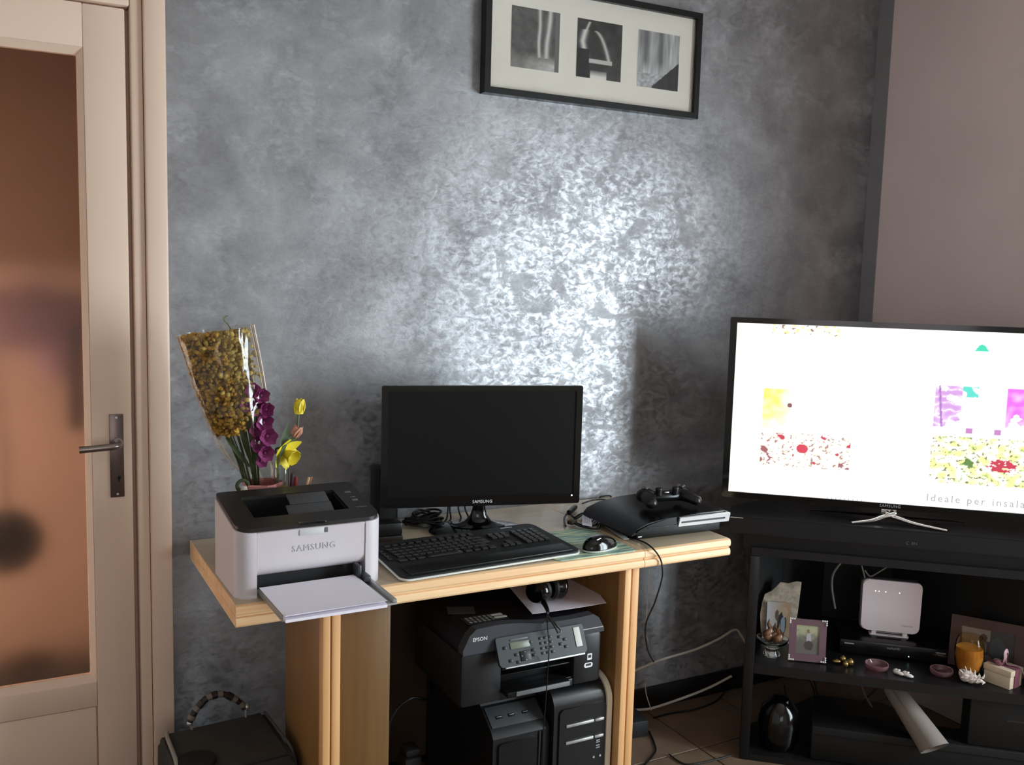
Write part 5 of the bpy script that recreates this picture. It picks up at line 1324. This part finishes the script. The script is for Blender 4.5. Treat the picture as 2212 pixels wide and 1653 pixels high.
# rolled sheet
pa = lo(1935, 1492, v=.115); pb = lo(2030, 1618, v=-.035)
rp = thing('paper_roll', 'rolled grey-white paper leaning out of the lower bay of the cabinet', 'paper roll', O, ANG)
bm = nb(); A_ = Vector((pa.x-.01, .115, pa.z+.01)); B_ = Vector((pb.x-.012, -.035, pb.z)); d = (B_-A_); Lr = d.length; d.normalize()
s = d.cross(Vector((0, 0, 1))).normalized(); t_ = s.cross(d)
N1, N2 = 40, 6; g = []
for j in range(N2+1):
    row = []
    for i in range(N1+1):
        a = -i/N1*2*pi*1.35+.6; rr = (.030+.014*j/N2)*(1-.20*i/N1)
        row.append(bm.verts.new(A_+d*(Lr*j/N2+.012*sin(a)*(j == N2))+s*rr*cos(a)+t_*rr*sin(a)))
    g.append(row)
for j in range(N2):
    for i in range(N1): bm.faces.new((g[j][i], g[j][i+1], g[j+1][i+1], g[j+1][i]))
obj('sheet', bm, mat('greyish_paper', (140, 130, 124), .8, var=.03), rp, 60)
for pts, lb in (([(1756, 1462), (1765, 1500), (1762, 1525)], 'right one of two thin black leads hanging behind the dark box'), ([(1745, 1462), (1758, 1490), (1760, 1525)], 'left one of two thin black leads hanging behind the dark box'), ([(1900, 1480), (1870, 1510), (1850, 1530)], 'black lead slanting behind the paper roll'), ([(1694, 1480), (1700, 1505), (1720, 1520)], 'black lead curving above the shiny black vase')):
    bm = nb(); tube(bm, [wl(*lo(a, b, v=.30)) for a, b in pts], .003, 6)
    tag(obj('black_lead', bm, M_CABLEB), lb, 'cable')
bx2 = thing('equipment_case', 'black equipment case at the right inside the lower bay of the cabinet', 'case', wl(.262, .028, .126), ANG)
bm = nb(); b2(bm, 0, .215, 0, .095, 0, .140, .004); obj('case', bm, mat('deep_black', (9, 9, 10), .6), bx2)
bm = nb(); b2(bm, .10, .15, -.0008, 0, .085, .089); obj('front_mark', bm, mat('faint_mark_grey', (50, 50, 50), .5), bx2, 0)
bm = nb(); tube(bm, [wl(*lo(a, b, v=.29)) for a, b in ((1858, 1470), (1868, 1500), (1884, 1528))], .003, 6)
tag(obj('grey_lead', bm, mat('dim_grey_cable', (120, 116, 112), .5)), 'grey lead hanging in the lower bay left of the paper roll', 'cable')

# ------------------------------------------------------------ leads between desk and cabinet
def lead(name, pts, r, m, lb, **k):
    bm = nb(); tube(bm, pts, r, 8); return tag(obj(name, bm, m), lb, 'cable')
lead('wall_lead', [Vector((1.50, -.03, .045))+Vector((0, 0, .0))] and [at(1340, 1462, y=-.04), at(1386, 1443, y=-.04), at(1430, 1425, y=-.04), at(1500, 1404, y=-.04), at(1550, 1382, y=-.05), at(1587, 1361, y=-.06), at(1600, 1372, y=-.07), at(1612, 1392, y=-.08)], .0042, M_CABLEW, 'upper grey-white lead running along the wall from desk to cabinet')
lead('floor_lead', [at(1370, 1534, y=-.06), at(1405, 1531, y=-.06), at(1450, 1517, y=-.06), at(1500, 1499, y=-.06), at(1540, 1482, y=-.06), at(1580, 1461, y=-.07)], .0042, M_CABLEW, 'lower grey-white lead above the baseboard from desk to cabinet')
lead('thin_lead', [at(1411, 1425, y=-.02), at(1402, 1392, y=-.10), at(1394, 1365, y=-.10), at(1396, 1345, y=-.1), Vector((at(1400, 1260, y=-.1).x, -.1, .703))], .0015, M_CABLEW, 'thin pale lead hanging beside the right desk leg')
lead('thin_lead', [at(1394, 1475, y=-.05), at(1396, 1500, y=-.08), at(1407, 1535, y=-.10)], .0015, M_CABLEW, 'thin pale lead dropping to the power strip')
fl = [at(1412, 1551, z=.004), at(1450, 1541, z=.004), at(1500, 1533, z=.004), at(1545, 1516, z=.004), at(1568, 1492, y=-.05)]
lead('black_floor_lead', fl, .003, M_CABLEB, 'black lead curving over the floor towards the cabinet')
lead('black_floor_lead', [at(1402, 1580, z=.004), at(1413, 1605, z=.004), at(1415, 1625, z=.004), at(1392, 1653, z=.004)], .003, M_CABLEB, 'black lead on the floor in front of the power strip')
lead('black_floor_lead', [at(1445, 1630, z=.004), at(1480, 1651, z=.004), at(1530, 1645, z=.004), at(1580, 1632, z=.004)], .0025, M_CABLEB, 'faint black lead at the bottom edge of the floor')
p = at(1395, 1570, z=0.0)
pws = thing('power_strip', 'small black socket strip on the floor by the right desk leg', 'power strip', (1.745, -.115, 0), R(-8))
bm = nb(); b2(bm, -.05, .05, -.05, .05, .0, .055, .006); obj('housing', bm, M_BLKM, pws)
bm = nb(); cyl(bm, (-.01, 0, .056), .018, .003, seg=20); obj('socket', bm, M_GREYP, pws)
